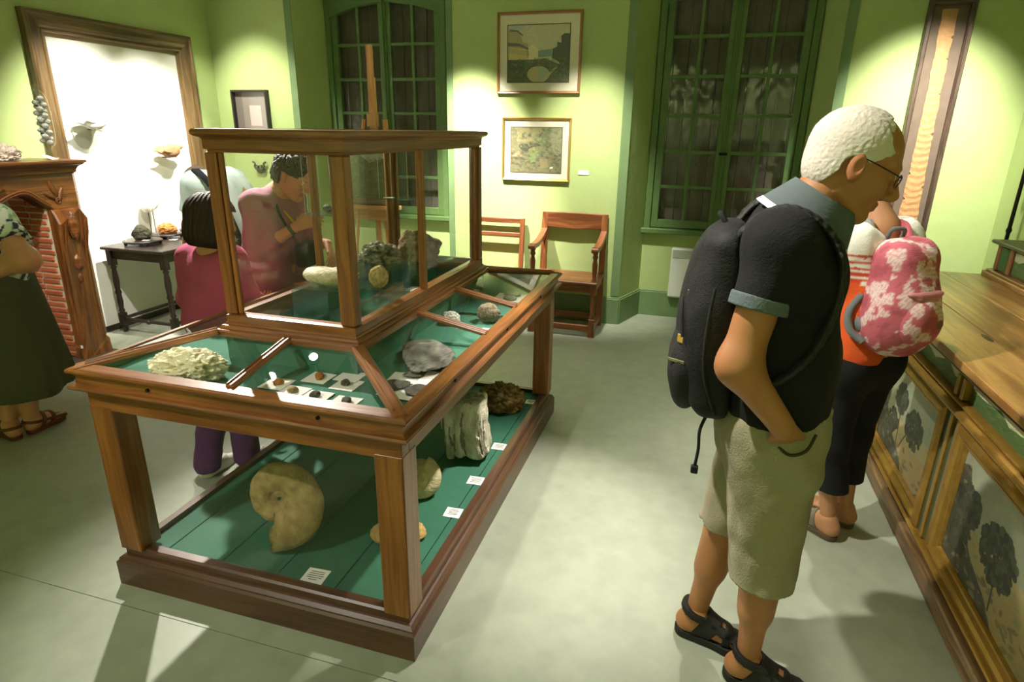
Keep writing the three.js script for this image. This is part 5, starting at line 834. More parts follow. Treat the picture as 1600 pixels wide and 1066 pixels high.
// ---- the man in the foreground
{
  const P = makePerson('grey haired man in black polo and khaki shorts, hand in pocket', [1.57, 0, 0.66]);
  const J = { hipL: [1.60, 0.88, 0.575], hipR: [1.605, 0.88, 0.745], kneeL: [1.535, 0.48, 0.585], kneeR: [1.635, 0.48, 0.745], ankL: [1.478, 0.095, 0.592], ankR: [1.637, 0.09, 0.745], waist: [1.605, 0.97, 0.66], chest: [1.595, 1.27, 0.66], shoL: [1.56, 1.395, 0.50], shoR: [1.535, 1.395, 0.812], elbL: [1.50, 1.08, 0.455], elbR: [1.478, 1.10, 0.868], wriL: [1.63, 0.90, 0.48], wriR: [1.602, 0.955, 0.888], neck: [1.605, 1.44, 0.655], head: [1.695, 1.580, 0.655], face: [1, -0.40, 0.02] };
  const fL = footFn(J.ankL, [1.428, 0, 0.588], [1.668, 0, 0.632]), fR = footFn(J.ankR, [1.583, 0, 0.738], [1.838, 0, 0.778]);
  const hR = handFns(J.wriR, [0.45, -0.80, -0.62], [-0.3, 0.2, -1], 0.35, 1, -1), hL = handFns(J.wriL, [0.6, -0.7, 0.1], [0, 0, 1], 0.5);
  const { R, hs } = skinBody(P, J, { tone: 0xac744a, hands: [hR, hL], feet: [fL, fR], fine: 0.004, arm: 0.055, head: 1.05, neckR: 0.066 });
  // hair: short, white, receding
  const cran = ell([-0.014, 0.032, 0], [0.107, 0.095, 0.083]), side = ell([-0.02, -0.02, 0], [0.088, 0.075, 0.080]);
  const hair = (x, y, z) => { const d = smin(cran(x, y, z), side(x, y, z), 0.02) + 0.0012 * N3(x * 130, y * 130, z * 130); const line = x - 0.066 + 1.1 * Math.max(0, y - 0.05) * 0.7 - (Math.abs(z) > 0.05 ? -0.014 : 0), low = (x > -0.015 ? 0.004 : mix(0.004, -0.075, sstep(-0.015, -0.065, x))) - y, ear = 0.030 - Math.hypot(x + 0.006, y + 0.010) * (Math.abs(z) > 0.055 ? 1 : 99); const front = x > 0.012 ? (0.012 - y) + (x - 0.012) * 0.9 : -1; return Math.max(d, line + 0.008 * N3(x * 60, y * 60, z * 60), low + 0.006 * N3(x * 70, y * 70, z * 70), ear, front + 0.008 * N3(x * 60, y * 60, z * 60 + 5)); };
  P.net('hair', local(R, J.head, hs, hair), [add3(J.head, [-0.15, -0.15, -0.15]), add3(J.head, [0.15, 0.15, 0.15])], 0.004, clothMat(0xcfc5ba, { bumpScale: 0.0008, roughness: 0.75 }));
  // shirt
  const tor = su(0.07, cap([1.60, 0.95, 0.585], [1.588, 1.27, 0.575], 0.125, 0.112), cap([1.60, 0.95, 0.735], [1.588, 1.27, 0.745], 0.125, 0.112), ell([1.612, 1.07, 0.66], [0.132, 0.18, 0.17]), cap([1.59, 1.32, 0.58], J.shoL, 0.105, 0.07), cap([1.59, 1.32, 0.74], J.shoR, 0.105, 0.072), cap([1.60, 1.34, 0.66], [1.615, 1.445, 0.655], 0.10, 0.07), cap([1.552, 1.40, 0.52], [1.545, 1.40, 0.79], 0.074));
  const slv = (s, e) => { const c = lerp3(s, e, 0.50); return both(cap(s, lerp3(s, e, 0.75), 0.072, 0.066), half(sub3(e, s), c)); };
  const shirt = both(wrinkle(su(0.035, tor, slv(J.shoR, J.elbR), slv(J.shoL, J.elbL)), 0.006, 9), half([0.05, -1, 0], [1.6, 0.925, 0.66]));
  const black = clothMat(0x0b0b0c);
  P.net('polo_shirt', shirt, bounds([J.shoL, J.shoR, [1.6, 0.93, 0.66], [1.60, 1.5, 0.66]], 0.19), 0.010, black);
  for (const [s, e] of [[J.shoR, J.elbR], [J.shoL, J.elbL]]) { const c = lerp3(s, e, 0.47), h = half(sub3(e, s), c), k = cap(s, lerp3(s, e, 0.75), 0.076, 0.0705); P.net('sleeve_cuff', (x, y, z) => Math.max(k(x, y, z), Math.abs(h(x, y, z)) - 0.017), [add3(c, [-0.1, -0.1, -0.1]), add3(c, [0.1, 0.1, 0.1])], 0.006, clothMat(0x5b676a), undefined, 'grey turned up cuff'); }
  const nd = nrm(sub3(J.head, J.neck)), NB = basis(nd, [1, 0, 0]), ring = (r0, r1, h0, h1, t) => { const g = lathe([[r0, h0], [r1, h1], [r1 - t, h1], [r0 - t, h0], [r0, h0]], 40); g.scale(1.12, 1, 1); const m = new THREE.Matrix4().makeBasis(V(nd[0], 0, nd[2]).normalize(), V(0, 1, 0), V(0, 0, 1)); const q = new THREE.Quaternion().setFromUnitVectors(V(0, 1, 0), V(nd[0] * 0.9, nd[1], nd[2]).normalize()); g.applyQuaternion(q); return g.translate(J.neck[0] + 0.012, J.neck[1] + 0.012, J.neck[2]); };
  const col = P.part('collar', ring(0.112, 0.080, -0.020, 0.058, 0.006), clothMat(0x566062), 'grey polo collar');
  P.sub(col, 'collar_stripe', ring(0.121, 0.113, -0.036, -0.020, 0.007), clothMat(0xdfe0d8), 'white stripe');
  // shorts
  const khaki = clothMat(0x989078);
  const legR = both(su(0.03, cap(J.hipR, [1.643, 0.30, 0.745], 0.118, 0.088), cap([1.60, 0.8, 0.745], [1.62, 0.6, 0.745], 0.115, 0.1)), half([0.1, -1, 0], [1.64, 0.395, 0.745])), legL = both(cap(J.hipL, [1.520, 0.36, 0.585], 0.112, 0.085), half([-0.1, -1, 0], [1.53, 0.455, 0.585]));
  const sh = wrinkle(su(0.03, ell([1.60, 0.86, 0.66], [0.155, 0.15, 0.185]), cap([1.605, 0.9, 0.61], [1.605, 0.9, 0.71], 0.142), legR, legL, cap([1.615, 0.875, 0.84], [1.685, 0.785, 0.80], 0.056, 0.046)), 0.011, 10, 4);
  const shorts = P.net('shorts', both(sh, half([0, 1, 0], [0, 0.952, 0])), [[1.38, 0.36, 0.42], [1.82, 0.97, 0.90]], 0.009, khaki);
  P.sub(shorts, 'pocket_slit', tube([[1.598, 0.90, 0.885], [1.625, 0.888, 0.897], [1.66, 0.90, 0.889], [1.684, 0.935, 0.858]], 0.004, 20, 6), clothMat(0x46432f), 'dark pocket opening');
  P.sub(shorts, 'belt_loop', M(bar(1.735, 1.747, 0.895, 0.95, 0.70, 0.715), bar(1.70, 1.715, 0.895, 0.95, 0.79, 0.80)), khaki);
  // sandals
  for (const [F, a] of [[fL, J.ankL], [fR, J.ankR]]) {
    const c = F.P(0.5, 0, 0.04), bb = [[c[0] - 0.2, -0.002, c[2] - 0.2], [c[0] + 0.2, 0.17, c[2] + 0.2]], blk = std(0x16140f, 0.7);
    const s = P.net('sandal', solePart(F, 1, 0.001, 0.028, 0.004), bb, 0.005, blk); const T = q => q.translate(-1.57, 0, -0.66);
    const st = (cc, n, w) => part('strap', T(netMesh(strap(F.f, cc, n, w, 0.007), bb[0], bb[1], 0.005)), blk, s);
    st(F.P(0.40, 0, 0.07), [F.d[0], -0.55, F.d[2]], 0.028); st(F.P(0.66, 0, 0.04), [F.d[0], -0.1, F.d[2]], 0.013);
    const an = cap(a, F.P(0.12, 0, 0.058), 0.036, 0.032); part('ankle_strap', T(netMesh(strap(su(0.025, F.f, cap(a, add3(a, [0, 0.06, 0]), 0.036, 0.038)), [a[0], 0.105, a[2]], [0.35 * F.d[0], 1, 0.35 * F.d[2]], 0.011, 0.007), bb[0], bb[1], 0.005)), blk, s);
  }
  // spectacles
  const L = p => toWorld(R, J.head, p), gl = P.part('spectacles', M([1, -1].flatMap(s => [tube([[-0.015, 0.020, s * 0.085], [0.03, 0.018, s * 0.082], [0.098, 0.012, s * 0.062]].map(L), 0.0016, 16, 6), tube([0, 1, 2, 3, 4, 5, 6, 7].map(i => { const a = i / 8 * 6.283; return L([0.104 - 0.004 * (Math.cos(a) > 0), 0.002 + 0.016 * Math.sin(a), s * 0.036 + 0.024 * Math.cos(a)]); }), 0.0014, 40, 6, true)]), tube([[0.105, 0.006, -0.012], [0.112, 0.009, 0], [0.105, 0.006, 0.012]].map(L), 0.0014, 10, 6)), std(0x3a2f28, 0.35, { metalness: 0.6 }), 'thin dark spectacles');
  for (const s of [-1, 1]) { const q = new THREE.CircleGeometry(1, 24), p = q.attributes.position; for (let i = 0; i < p.count; i++) { const w = L([0.103, 0.002 + 0.0155 * p.getY(i), s * 0.036 + 0.0235 * p.getX(i)]); p.setXYZ(i, ...w); } q.computeVertexNormals(); P.sub(gl, 'spectacle_lens', q, glassMat(0)); }
  // backpack
  const b = thing('backpack', 'black backpack worn by the man in khaki shorts', 'backpack', [1.40, 0.87, 0.66]), T = q => q.translate(-1.40, -0.87, -0.66), nylon = clothMat(0x0c0c0d, { roughness: 0.75 }), trimN = clothMat(0x191a16, { roughness: 0.65 });
  const bag = su(0.05, rbox([1.432, 1.16, 0.66], [0.062, 0.265, 0.145], 0.055), ell([1.405, 1.15, 0.66], [0.088, 0.255, 0.14]));
  part('bag', T(netMesh(wrinkle(ssub(0.02, bag, fat(tor, 0.002)), 0.007, 10, 2), [1.24, 0.84, 0.46], [1.56, 1.47, 0.86], 0.010)), nylon, b);
  part('front_pocket', T(netMesh(wrinkle(su(0.03, ell([1.358, 1.03, 0.665], [0.058, 0.145, 0.115]), ell([1.365, 1.22, 0.665], [0.045, 0.10, 0.10])), 0.006, 12, 5), [1.25, 0.84, 0.5], [1.46, 1.36, 0.82], 0.009)), nylon, b);
  part('zip', T(tube([[1.315, 1.13, 0.56], [1.32, 1.21, 0.60], [1.325, 1.23, 0.665], [1.325, 1.21, 0.74], [1.335, 1.13, 0.775]], 0.004, 40, 6)), trimN, b); part('piping', T(tube([[1.44, 0.93, 0.81], [1.40, 1.05, 0.812], [1.40, 1.25, 0.806], [1.43, 1.38, 0.775]], 0.005, 40, 6)), trimN, b);
  part('tag', T(bar(-0.012, 0.012, -0.012, 0.012, -0.002, 0.002).rotateY(-0.8).translate(1.331, 1.118, 0.752)), clothMat(0xb08a30), b, 'small yellow tag');
  part('reflector', T(bar(-0.03, 0.03, -0.005, 0.005, -0.002, 0.002).rotateY(-0.7).rotateZ(0.12).translate(1.325, 1.055, 0.758)), clothMat(0x70704c), b); part('buckle', T(bar(-0.012, 0.012, -0.02, 0.02, -0.004, 0.004).rotateY(-0.8).translate(1.345, 1.235, 0.745)), std(0x4a4a40, 0.4), b);
  const ribbon = (pts, w, t) => { const q = t / w, sm = new THREE.CatmullRomCurve3(pts.map(p => V(...p))).getPoints(26).map(p => [p.x, p.y, p.z * q]), f = su(0.006, ...sm.slice(1).map((p, i) => cap(sm[i], p, t))); return (x, y, z) => f(x, y, z * q); };
  for (const s of [1, -1]) { const z0 = 0.66 + s * 0.132, pts = [[1.44, 1.40, z0 - s * 0.03], [1.49, 1.462, z0], [1.55, 1.482, z0 + s * 0.002], [1.625, 1.448, z0 + s * 0.002], [1.675, 1.38, z0 + s * 0.008], [1.68, 1.27, z0 + s * 0.03], [1.645, 1.16, z0 + s * 0.062], [1.585, 1.08, z0 + s * 0.072], [1.50, 1.02, z0 + s * 0.05]]; part('shoulder_strap', T(netMesh(ribbon(pts, 0.024, 0.010), [1.40, 0.98, z0 - 0.13], [1.76, 1.54, z0 + 0.13], 0.007)), trimN, b); }
  part('hanging_strap', T(M(tube([[1.425, 0.91, 0.755], [1.41, 0.86, 0.765], [1.412, 0.80, 0.765], [1.408, 0.745, 0.765]], 0.005, 20, 6), bar(1.398, 1.418, 0.722, 0.747, 0.757, 0.773))), nylon, b);
  part('grab_loop', T(tube([[1.425, 1.41, 0.63], [1.40, 1.445, 0.64], [1.40, 1.445, 0.68], [1.425, 1.41, 0.69]], 0.007, 24, 6)), nylon, b);
}

// ---- the woman with the pink backpack beside the chest
{
  const base = [2.0, 0, -0.19], P = makePerson('woman in orange and white striped top bending beside the painted chest', base);
  const J = { hipL: [1.945, 0.80, -0.14], hipR: [2.07, 0.80, -0.25], kneeL: [1.955, 0.45, -0.15], kneeR: [2.06, 0.45, -0.26], ankL: [2.013, 0.085, -0.150], ankR: [2.10, 0.085, -0.27], waist: [2.01, 0.90, -0.19], chest: [2.00, 1.16, -0.21], shoL: [1.905, 1.27, -0.12], shoR: [2.10, 1.27, -0.32], elbL: [1.87, 1.02, -0.17], elbR: [2.10, 1.02, -0.40], wriL: [1.84, 0.93, -0.34], wriR: [1.98, 0.93, -0.48], neck: [2.005, 1.315, -0.22], head: [1.945, 1.435, -0.33], face: [-0.55, -0.75, -0.65], headUp: [-0.4, 0.6, -0.5] };
  const d = nrm([-0.72, 0, -0.69]), fL = footFn(J.ankL, [2.042, 0, -0.122], [1.892, 0, -0.276]), fR = footFn(J.ankR, [2.13, 0, -0.242], [1.98, 0, -0.396]);
  const { R, hs } = skinBody(P, J, { tone: 0xb98560, female: true, k: 0.92, head: 0.95, feet: [fL, fR], hands: [handFns(J.wriL, [-0.3, -0.5, -0.8], [0.3, -1, 0], 0.5), handFns(J.wriR, [-0.5, -0.4, -0.7], [0.3, -1, 0], 0.5)] });
  P.net('hair', local(R, J.head, hs, su(0.02, ell([-0.02, 0.035, 0], [0.113, 0.101, 0.089]), ell([-0.05, -0.01, 0], [0.075, 0.085, 0.078]))), [add3(J.head, [-0.16, -0.16, -0.16]), add3(J.head, [0.16, 0.16, 0.16])], 0.006, clothMat(0x5a4a3a, { bumpScale: 0.004 }));
  const rt = [0.69, 0, -0.72], c0 = [2.01, 0, -0.19];
  const top = both(wrinkle(su(0.06, cap([1.955, 0.86, -0.135], [1.955, 1.16, -0.155], 0.115, 0.105), cap([2.065, 0.86, -0.245], [2.06, 1.16, -0.265], 0.115, 0.105), cap([1.97, 1.2, -0.17], J.shoL, 0.095, 0.07), cap([2.05, 1.2, -0.26], J.shoR, 0.095, 0.07), cap(J.shoL, lerp3(J.shoL, J.elbL, 0.45), 0.072, 0.070), cap(J.shoR, lerp3(J.shoR, J.elbR, 0.45), 0.072, 0.070)), 0.006, 10), half([0, -1, 0], [0, 0.775, 0]));
  const W = lin(0xe9e6da), O = lin(0xdf5a22), Rd = lin(0xcf4a2c);
  P.net('striped_top', top, [[1.74, 0.74, -0.5], [2.28, 1.40, 0.06]], 0.008, clothVC(), (x, y, z) => { const s = (x - c0[0]) * rt[0] + (z - c0[2]) * rt[2]; const diag = y - 1.11 + 0.45 * (s + 0.1); if (diag > 0) { if (s < -0.115 && y < 1.245) return Math.sin(y * 2 * Math.PI / 0.022) > 0 ? Rd : W; return W; } return O; });
  const trou = su(0.04, cap(J.hipL, J.hipR, 0.125), cap(J.hipL, J.kneeL, 0.105, 0.075), cap(J.hipR, J.kneeR, 0.105, 0.075), both(cap(J.kneeL, [2.022, 0.15, -0.152], 0.074, 0.062), half([0, -1, 0], [0, 0.235, 0])), both(cap(J.kneeR, [2.09, 0.15, -0.266], 0.074, 0.062), half([0, -1, 0], [0, 0.235, 0])));
  P.net('capri_trousers', both(trou, half([0, 1, 0], [0, 0.88, 0]), half([0, -1, 0], [0, 0.235, 0])), [[1.78, 0.2, -0.44], [2.26, 0.92, 0.04]], 0.010, clothMat(0x121216));
  for (const F of [fL, fR]) { const c = F.P(0.5, 0, 0.04), bb = [[c[0] - 0.18, -0.002, c[2] - 0.18], [c[0] + 0.18, 0.14, c[2] + 0.18]], m = std(0x5a4636, 0.7), s = P.net('sandal', solePart(F, 0.92, 0.001, 0.026), bb, 0.005, m); part('strap', netMesh(strap(F.f, F.P(0.42, 0, 0.07), [F.d[0], -0.4, F.d[2]], 0.012, 0.006), bb[0], bb[1], 0.005).translate(-2.0, 0, 0.19), std(0x6d6a58, 0.7), s); }
  // pink backpack
  const b = thing('backpack', 'pink and white patterned backpack on the woman in orange', 'backpack', [2.03, 0.88, -0.05]), T = q => q.translate(-2.03, -0.88, 0.05);
  const nb = [0.55, 0, 0.83], BR = basis(nb), bc = [2.062, 1.105, -0.06];
  const pinkC = lin(0xb85c68), paleC = lin(0xcf9a98), whiteC = lin(0xd8c4be);
  const pc = (x, y, z) => { const n = fbm(x * 14 + 3, y * 14, z * 14, 3); if (n > 0.05 && n < 0.34) return Math.sin((y + (x + z) * 0.7) * 620) > -0.2 ? whiteC : paleC; return n < -0.18 ? lin(0xa8505c) : pinkC; };
  part('bag', T(netMesh(wrinkle(su(0.05, rbox(bc, [0.085, 0.205, 0.112], 0.078, BR), ell(add3(bc, [0.02, -0.06, 0.03]), [0.10, 0.16, 0.122], BR)), 0.006, 9, 7), [1.80, 0.84, -0.29], [2.29, 1.37, 0.17], 0.008, pc)), clothVC(), b);
  part('front_pocket', T(netMesh(wrinkle(ell(add3(bc, [0.058, -0.075, 0.088]), [0.050, 0.095, 0.085], BR), 0.006, 12, 3), [1.93, 0.89, -0.15], [2.25, 1.18, 0.19], 0.007, pc)), clothVC(), b);
  part('pocket_flap', T(netMesh(wrinkle(su(0.02, ell(add3(bc, [0.058, 0.03, 0.086]), [0.024, 0.014, 0.078], BR), ell(add3(bc, [0.062, 0.012, 0.092]), [0.018, 0.012, 0.055], BR)), 0.004, 14, 9), [1.95, 1.04, -0.11], [2.25, 1.22, 0.19], 0.006)), clothMat(0xbf7a7e), b);
  part('badge', T(norm(new THREE.CircleGeometry(0.014, 20)).lookAt(V(...nb)).translate(bc[0] + 0.094, bc[1] - 0.055, bc[2] + 0.166)), std(0x6a4a48, 0.6), b, 'small round dark badge');
  part('side_panel', T(netMesh(ell(add3(bc, [-0.085, -0.115, -0.005]), [0.05, 0.045, 0.06], basis([1, -0.6, 0.2])), [1.82, 0.86, -0.20], [2.10, 1.12, 0.10], 0.006)), clothMat(0x6a7072), b, 'grey lower strap patch');
  part('shoulder_strap', T(tube([[1.955, 1.26, -0.07], [1.945, 1.32, -0.11], [1.94, 1.345, -0.16], [1.93, 1.31, -0.24]], 0.017, 30, 8)), clothMat(0x8b8a86), b); part('shoulder_strap', T(tube([[2.08, 1.28, -0.12], [2.075, 1.325, -0.18], [2.07, 1.335, -0.24], [2.05, 1.29, -0.33]], 0.018, 30, 8)), clothMat(0xc8606e), b);
  part('side_strap', T(tube([[1.945, 1.10, -0.05], [1.91, 1.03, -0.04], [1.92, 0.97, -0.02], [1.965, 0.935, 0.0]], 0.014, 24, 8)), clothMat(0x777c7c), b);
  part('grab_loop', T(tube([[2.00, 1.30, -0.10], [2.005, 1.335, -0.075], [2.045, 1.335, -0.09], [2.05, 1.30, -0.12]], 0.008, 20, 6)), clothMat(0x777c7c), b);
}

// ---- the woman at the left edge, hands behind her back
{
  const base = [-2.14, 0, 0.2], P = makePerson('woman at the left edge in green patterned blouse, hands behind back', base);
  const J = { hipL: [-2.23, 0.76, 0.17], hipR: [-2.07, 0.76, 0.20], kneeL: [-2.20, 0.41, 0.20], kneeR: [-2.09, 0.41, 0.18], ankL: [-2.165, 0.08, 0.275], ankR: [-2.118, 0.08, 0.185], waist: [-2.15, 0.86, 0.19], chest: [-2.15, 1.08, 0.18], shoL: [-2.31, 1.18, 0.17], shoR: [-1.985, 1.185, 0.21], elbL: [-2.44, 0.98, 0.30], elbR: [-1.735, 1.025, 0.275], wriL: [-2.22, 0.90, 0.385], wriR: [-2.05, 0.925, 0.385], neck: [-2.15, 1.225, 0.18], head: [-2.16, 1.375, 0.15], face: [0.1, -0.15, -1] };
  const fR = footFn(J.ankR, [-2.112, 0, 0.222], [-2.135, 0, 0.012]), fL = footFn(J.ankL, [-2.105, 0, 0.292], [-2.305, 0, 0.242]);
  const { R, hs } = skinBody(P, J, { tone: 0xc98f6c, female: true, arm: 0.058, k: 1.05, head: 0.94, feet: [fL, fR], hands: [handFns(J.wriL, [1, -0.2, 0.05], [0, 0, 1], 0.4), handFns(J.wriR, [-1, -0.15, 0.05], [0, 0, 1], 0.4, 1, -1)] });
  P.net('hair', local(R, J.head, hs, su(0.02, ell([-0.02, 0.035, 0], [0.113, 0.10, 0.09]), ell([-0.05, -0.02, 0], [0.07, 0.09, 0.08]))), [add3(J.head, [-0.16, -0.16, -0.16]), add3(J.head, [0.16, 0.16, 0.16])], 0.006, clothMat(0x8a8074));
  const slv = (s, e) => both(cap(s, e, 0.088, 0.080), half(sub3(e, s), lerp3(s, e, 0.60)));
  const bl = both(su(0.05, cap([-2.21, 0.88, 0.19], [-2.21, 1.10, 0.18], 0.135, 0.12), cap([-2.08, 0.88, 0.19], [-2.08, 1.10, 0.19], 0.135, 0.12), cap([-2.2, 1.12, 0.18], J.shoL, 0.10, 0.08), cap([-2.1, 1.12, 0.19], J.shoR, 0.10, 0.082), slv(J.shoR, J.elbR), slv(J.shoL, J.elbL)), half([0, -1, 0], [0, 0.84, 0]));
  const gA = lin(0xc5d8bd), gB = lin(0x8fae88), gC = lin(0x2b3550), gD = lin(0xe6ebdf);
  P.net('blouse', bl, [[-2.6, 0.8, -0.02], [-1.70, 1.33, 0.42]], 0.008, clothVC(), (x, y, z) => { const u = (x + 0.4 * y) * 30, v = (y - 0.3 * x + z) * 30, low = y < 1.10 || x > -1.86; const c = (Math.floor(u) + Math.floor(v)) & 1, n = N3(u * 0.4, v * 0.4, 2); if (low && c && n > -0.25) return gC; return n > 0.15 ? gD : c ? gB : gA; });
  const skirt = (x, y, z) => { const t = clamp((0.93 - y) / 0.58), cx = mix(-2.14, -2.06, t), cz = mix(0.20, 0.24, t), a = Math.atan2(z - cz, x - cx), r = mix(0.185, 0.262, t) + 0.014 * t * Math.sin(a * 7 + 1) + 0.02 * t * Math.sin(a * 3); return (Math.hypot(x - cx, z - cz) - r) * 0.85; };
  P.net('long_cardigan', both(skirt, half([0, 1, 0], [0, 0.925, 0]), (x, y, z) => 0.40 - 0.10 * sstep(-2.1, -1.82, x) - y, (x, y, z) => -(Math.max(skirt(x, y, z) + 0.02, y - 0.85))), [[-2.5, 0.27, -0.15], [-1.72, 0.96, 0.62]], 0.009, clothMat(0x4a4c34));
  const tr = su(0.04, cap(J.hipL, J.hipR, 0.13), cap(J.hipL, J.kneeL, 0.115, 0.095), cap(J.hipR, J.kneeR, 0.115, 0.095), cap(J.kneeL, [-2.172, 0.18, 0.258], 0.094, 0.085), cap(J.kneeR, [-2.105, 0.18, 0.184], 0.094, 0.088));
  P.net('capri_trousers', both(tr, half([0, -1, 0], [0, 0.245, 0])), [[-2.42, 0.2, 0.0], [-1.88, 0.9, 0.44]], 0.010, clothMat(0x101014));
  for (const F of [fL, fR]) { const c = F.P(0.5, 0, 0.04), bb = [[c[0] - 0.18, -0.002, c[2] - 0.18], [c[0] + 0.18, 0.14, c[2] + 0.18]], m = std(0x6b3a22, 0.6), s = P.net('sandal', solePart(F, 0.92, 0.001, 0.026), bb, 0.005, m), T = q => q.translate(2.14, 0, -0.2); for (const [k, w] of [[0.62, 0.012], [0.34, 0.012]]) part('strap', T(netMesh(strap(F.f, F.P(k, 0, 0.06), [F.d[0], -0.3, F.d[2]], w, 0.006), bb[0], bb[1], 0.005)), m, s); part('ankle_strap', T(netMesh(strap(F.f, F.P(0.1, 0, 0.07), [0.2 * F.d[0], 1, 0.2 * F.d[2]], 0.008, 0.006), bb[0], bb[1], 0.005)), m, s); }
}

// ---- the girl in pink behind the showcase
{
  const base = [-0.83, 0, 0.12], P = makePerson('dark haired girl in pink cardigan and purple trousers behind the showcase', base);
  const J = { hipL: [-0.885, 0.66, 0.09], hipR: [-0.775, 0.66, 0.10], kneeL: [-0.865, 0.36, 0.16], kneeR: [-0.745, 0.36, 0.11], ankL: [-0.858, 0.075, 0.255], ankR: [-0.735, 0.075, 0.13], waist: [-0.83, 0.77, 0.085], chest: [-0.825, 0.96, 0.075], shoL: [-0.945, 1.055, 0.07], shoR: [-0.725, 1.055, 0.06], elbL: [-0.985, 0.86, 0.08], elbR: [-0.705, 0.875, 0.02], wriL: [-0.90, 0.80, -0.08], wriR: [-0.745, 0.82, -0.10], neck: [-0.825, 1.10, 0.07], head: [-0.805, 1.235, 0.055], face: [0.35, -0.25, -1] };
  const fL = footFn(J.ankL, [-0.852, 0, 0.29], [-0.862, 0, 0.10], 0.85), fR = footFn(J.ankR, [-0.735, 0, 0.165], [-0.725, 0, -0.025], 0.85);
  const { R, hs } = skinBody(P, J, { tone: 0xc58f6c, female: true, k: 0.8, head: 0.94, hands: [handFns(J.wriL, [0.3, -0.1, -1], [0, 1, 0], 0.5, 0.8), handFns(J.wriR, [-0.3, -0.1, -1], [0, 1, 0], 0.5, 0.8)] });
  const bob = su(0.03, ell([-0.018, 0.030, 0], [0.122, 0.106, 0.103]), ell([-0.03, -0.05, 0], [0.10, 0.095, 0.105]), ell([-0.01, -0.085, 0.06], [0.06, 0.05, 0.045]), ell([-0.01, -0.085, -0.06], [0.06, 0.05, 0.045]), ell([-0.06, -0.08, 0], [0.06, 0.06, 0.09]));
  P.net('hair', local(R, J.head, hs, (x, y, z) => Math.max(bob(x, y, z) + 0.0025 * Math.sin(Math.atan2(z, x) * 34 + N3(x * 20, y * 20, z * 20) * 3), x > 0.03 && y < 0.055 ? Math.min(x - 0.03, 0.055 - y) - 0.0 : -1, -0.135 - y)), [add3(J.head, [-0.2, -0.2, -0.2]), add3(J.head, [0.2, 0.2, 0.2])], 0.006, new THREE.MeshPhysicalMaterial({ color: 0x2a1812, roughness: 0.65 }));
  const arm = (s, e, w) => su(0.03, cap(s, e, 0.068, 0.06), cap(e, lerp3(e, w, 0.8), 0.06, 0.045));
  const card2 = both(wrinkle(su(0.02, su(0.06, cap([-0.89, 0.74, 0.085], [-0.88, 0.97, 0.075], 0.115, 0.10), cap([-0.77, 0.74, 0.09], [-0.765, 0.97, 0.075], 0.115, 0.10), cap([-0.86, 1.0, 0.075], J.shoL, 0.09, 0.065), cap([-0.79, 1.0, 0.075], J.shoR, 0.09, 0.065)), arm(J.shoL, J.elbL, J.wriL), arm(J.shoR, J.elbR, J.wriR)), 0.010, 9), half([0, -1, 0], [0, 0.70, 0]));
  P.net('cardigan', card2, [[-1.09, 0.64, -0.16], [-0.55, 1.19, 0.26]], 0.009, clothMat(0xb85274));
  const tr = su(0.035, cap(J.hipL, J.hipR, 0.105), cap(J.hipL, J.kneeL, 0.085, 0.068), cap(J.hipR, J.kneeR, 0.085, 0.068), cap(J.kneeL, [-0.858, 0.06, 0.262], 0.068, 0.064), cap(J.kneeR, [-0.735, 0.06, 0.132], 0.068, 0.064));
  P.net('trousers', both(wrinkle(tr, 0.008, 13), half([0, -1, 0], [0, 0.035, 0])), [[-1.03, 0.01, -0.06], [-0.62, 0.79, 0.37]], 0.009, clothMat(0x5a2c66));
  for (const F of [fL, fR]) { const c = F.P(0.5, 0, 0.04), bb = [[c[0] - 0.17, -0.002, c[2] - 0.17], [c[0] + 0.17, 0.14, c[2] + 0.17]], s = P.net('shoe', su(0.01, solePart(F, 0.85, 0.001, 0.026), both(fat(F.f, 0.006), half([0, 1, 0], [0, 0.07, 0]))), bb, 0.006, std(0xd9d6cc, 0.7)); }
}

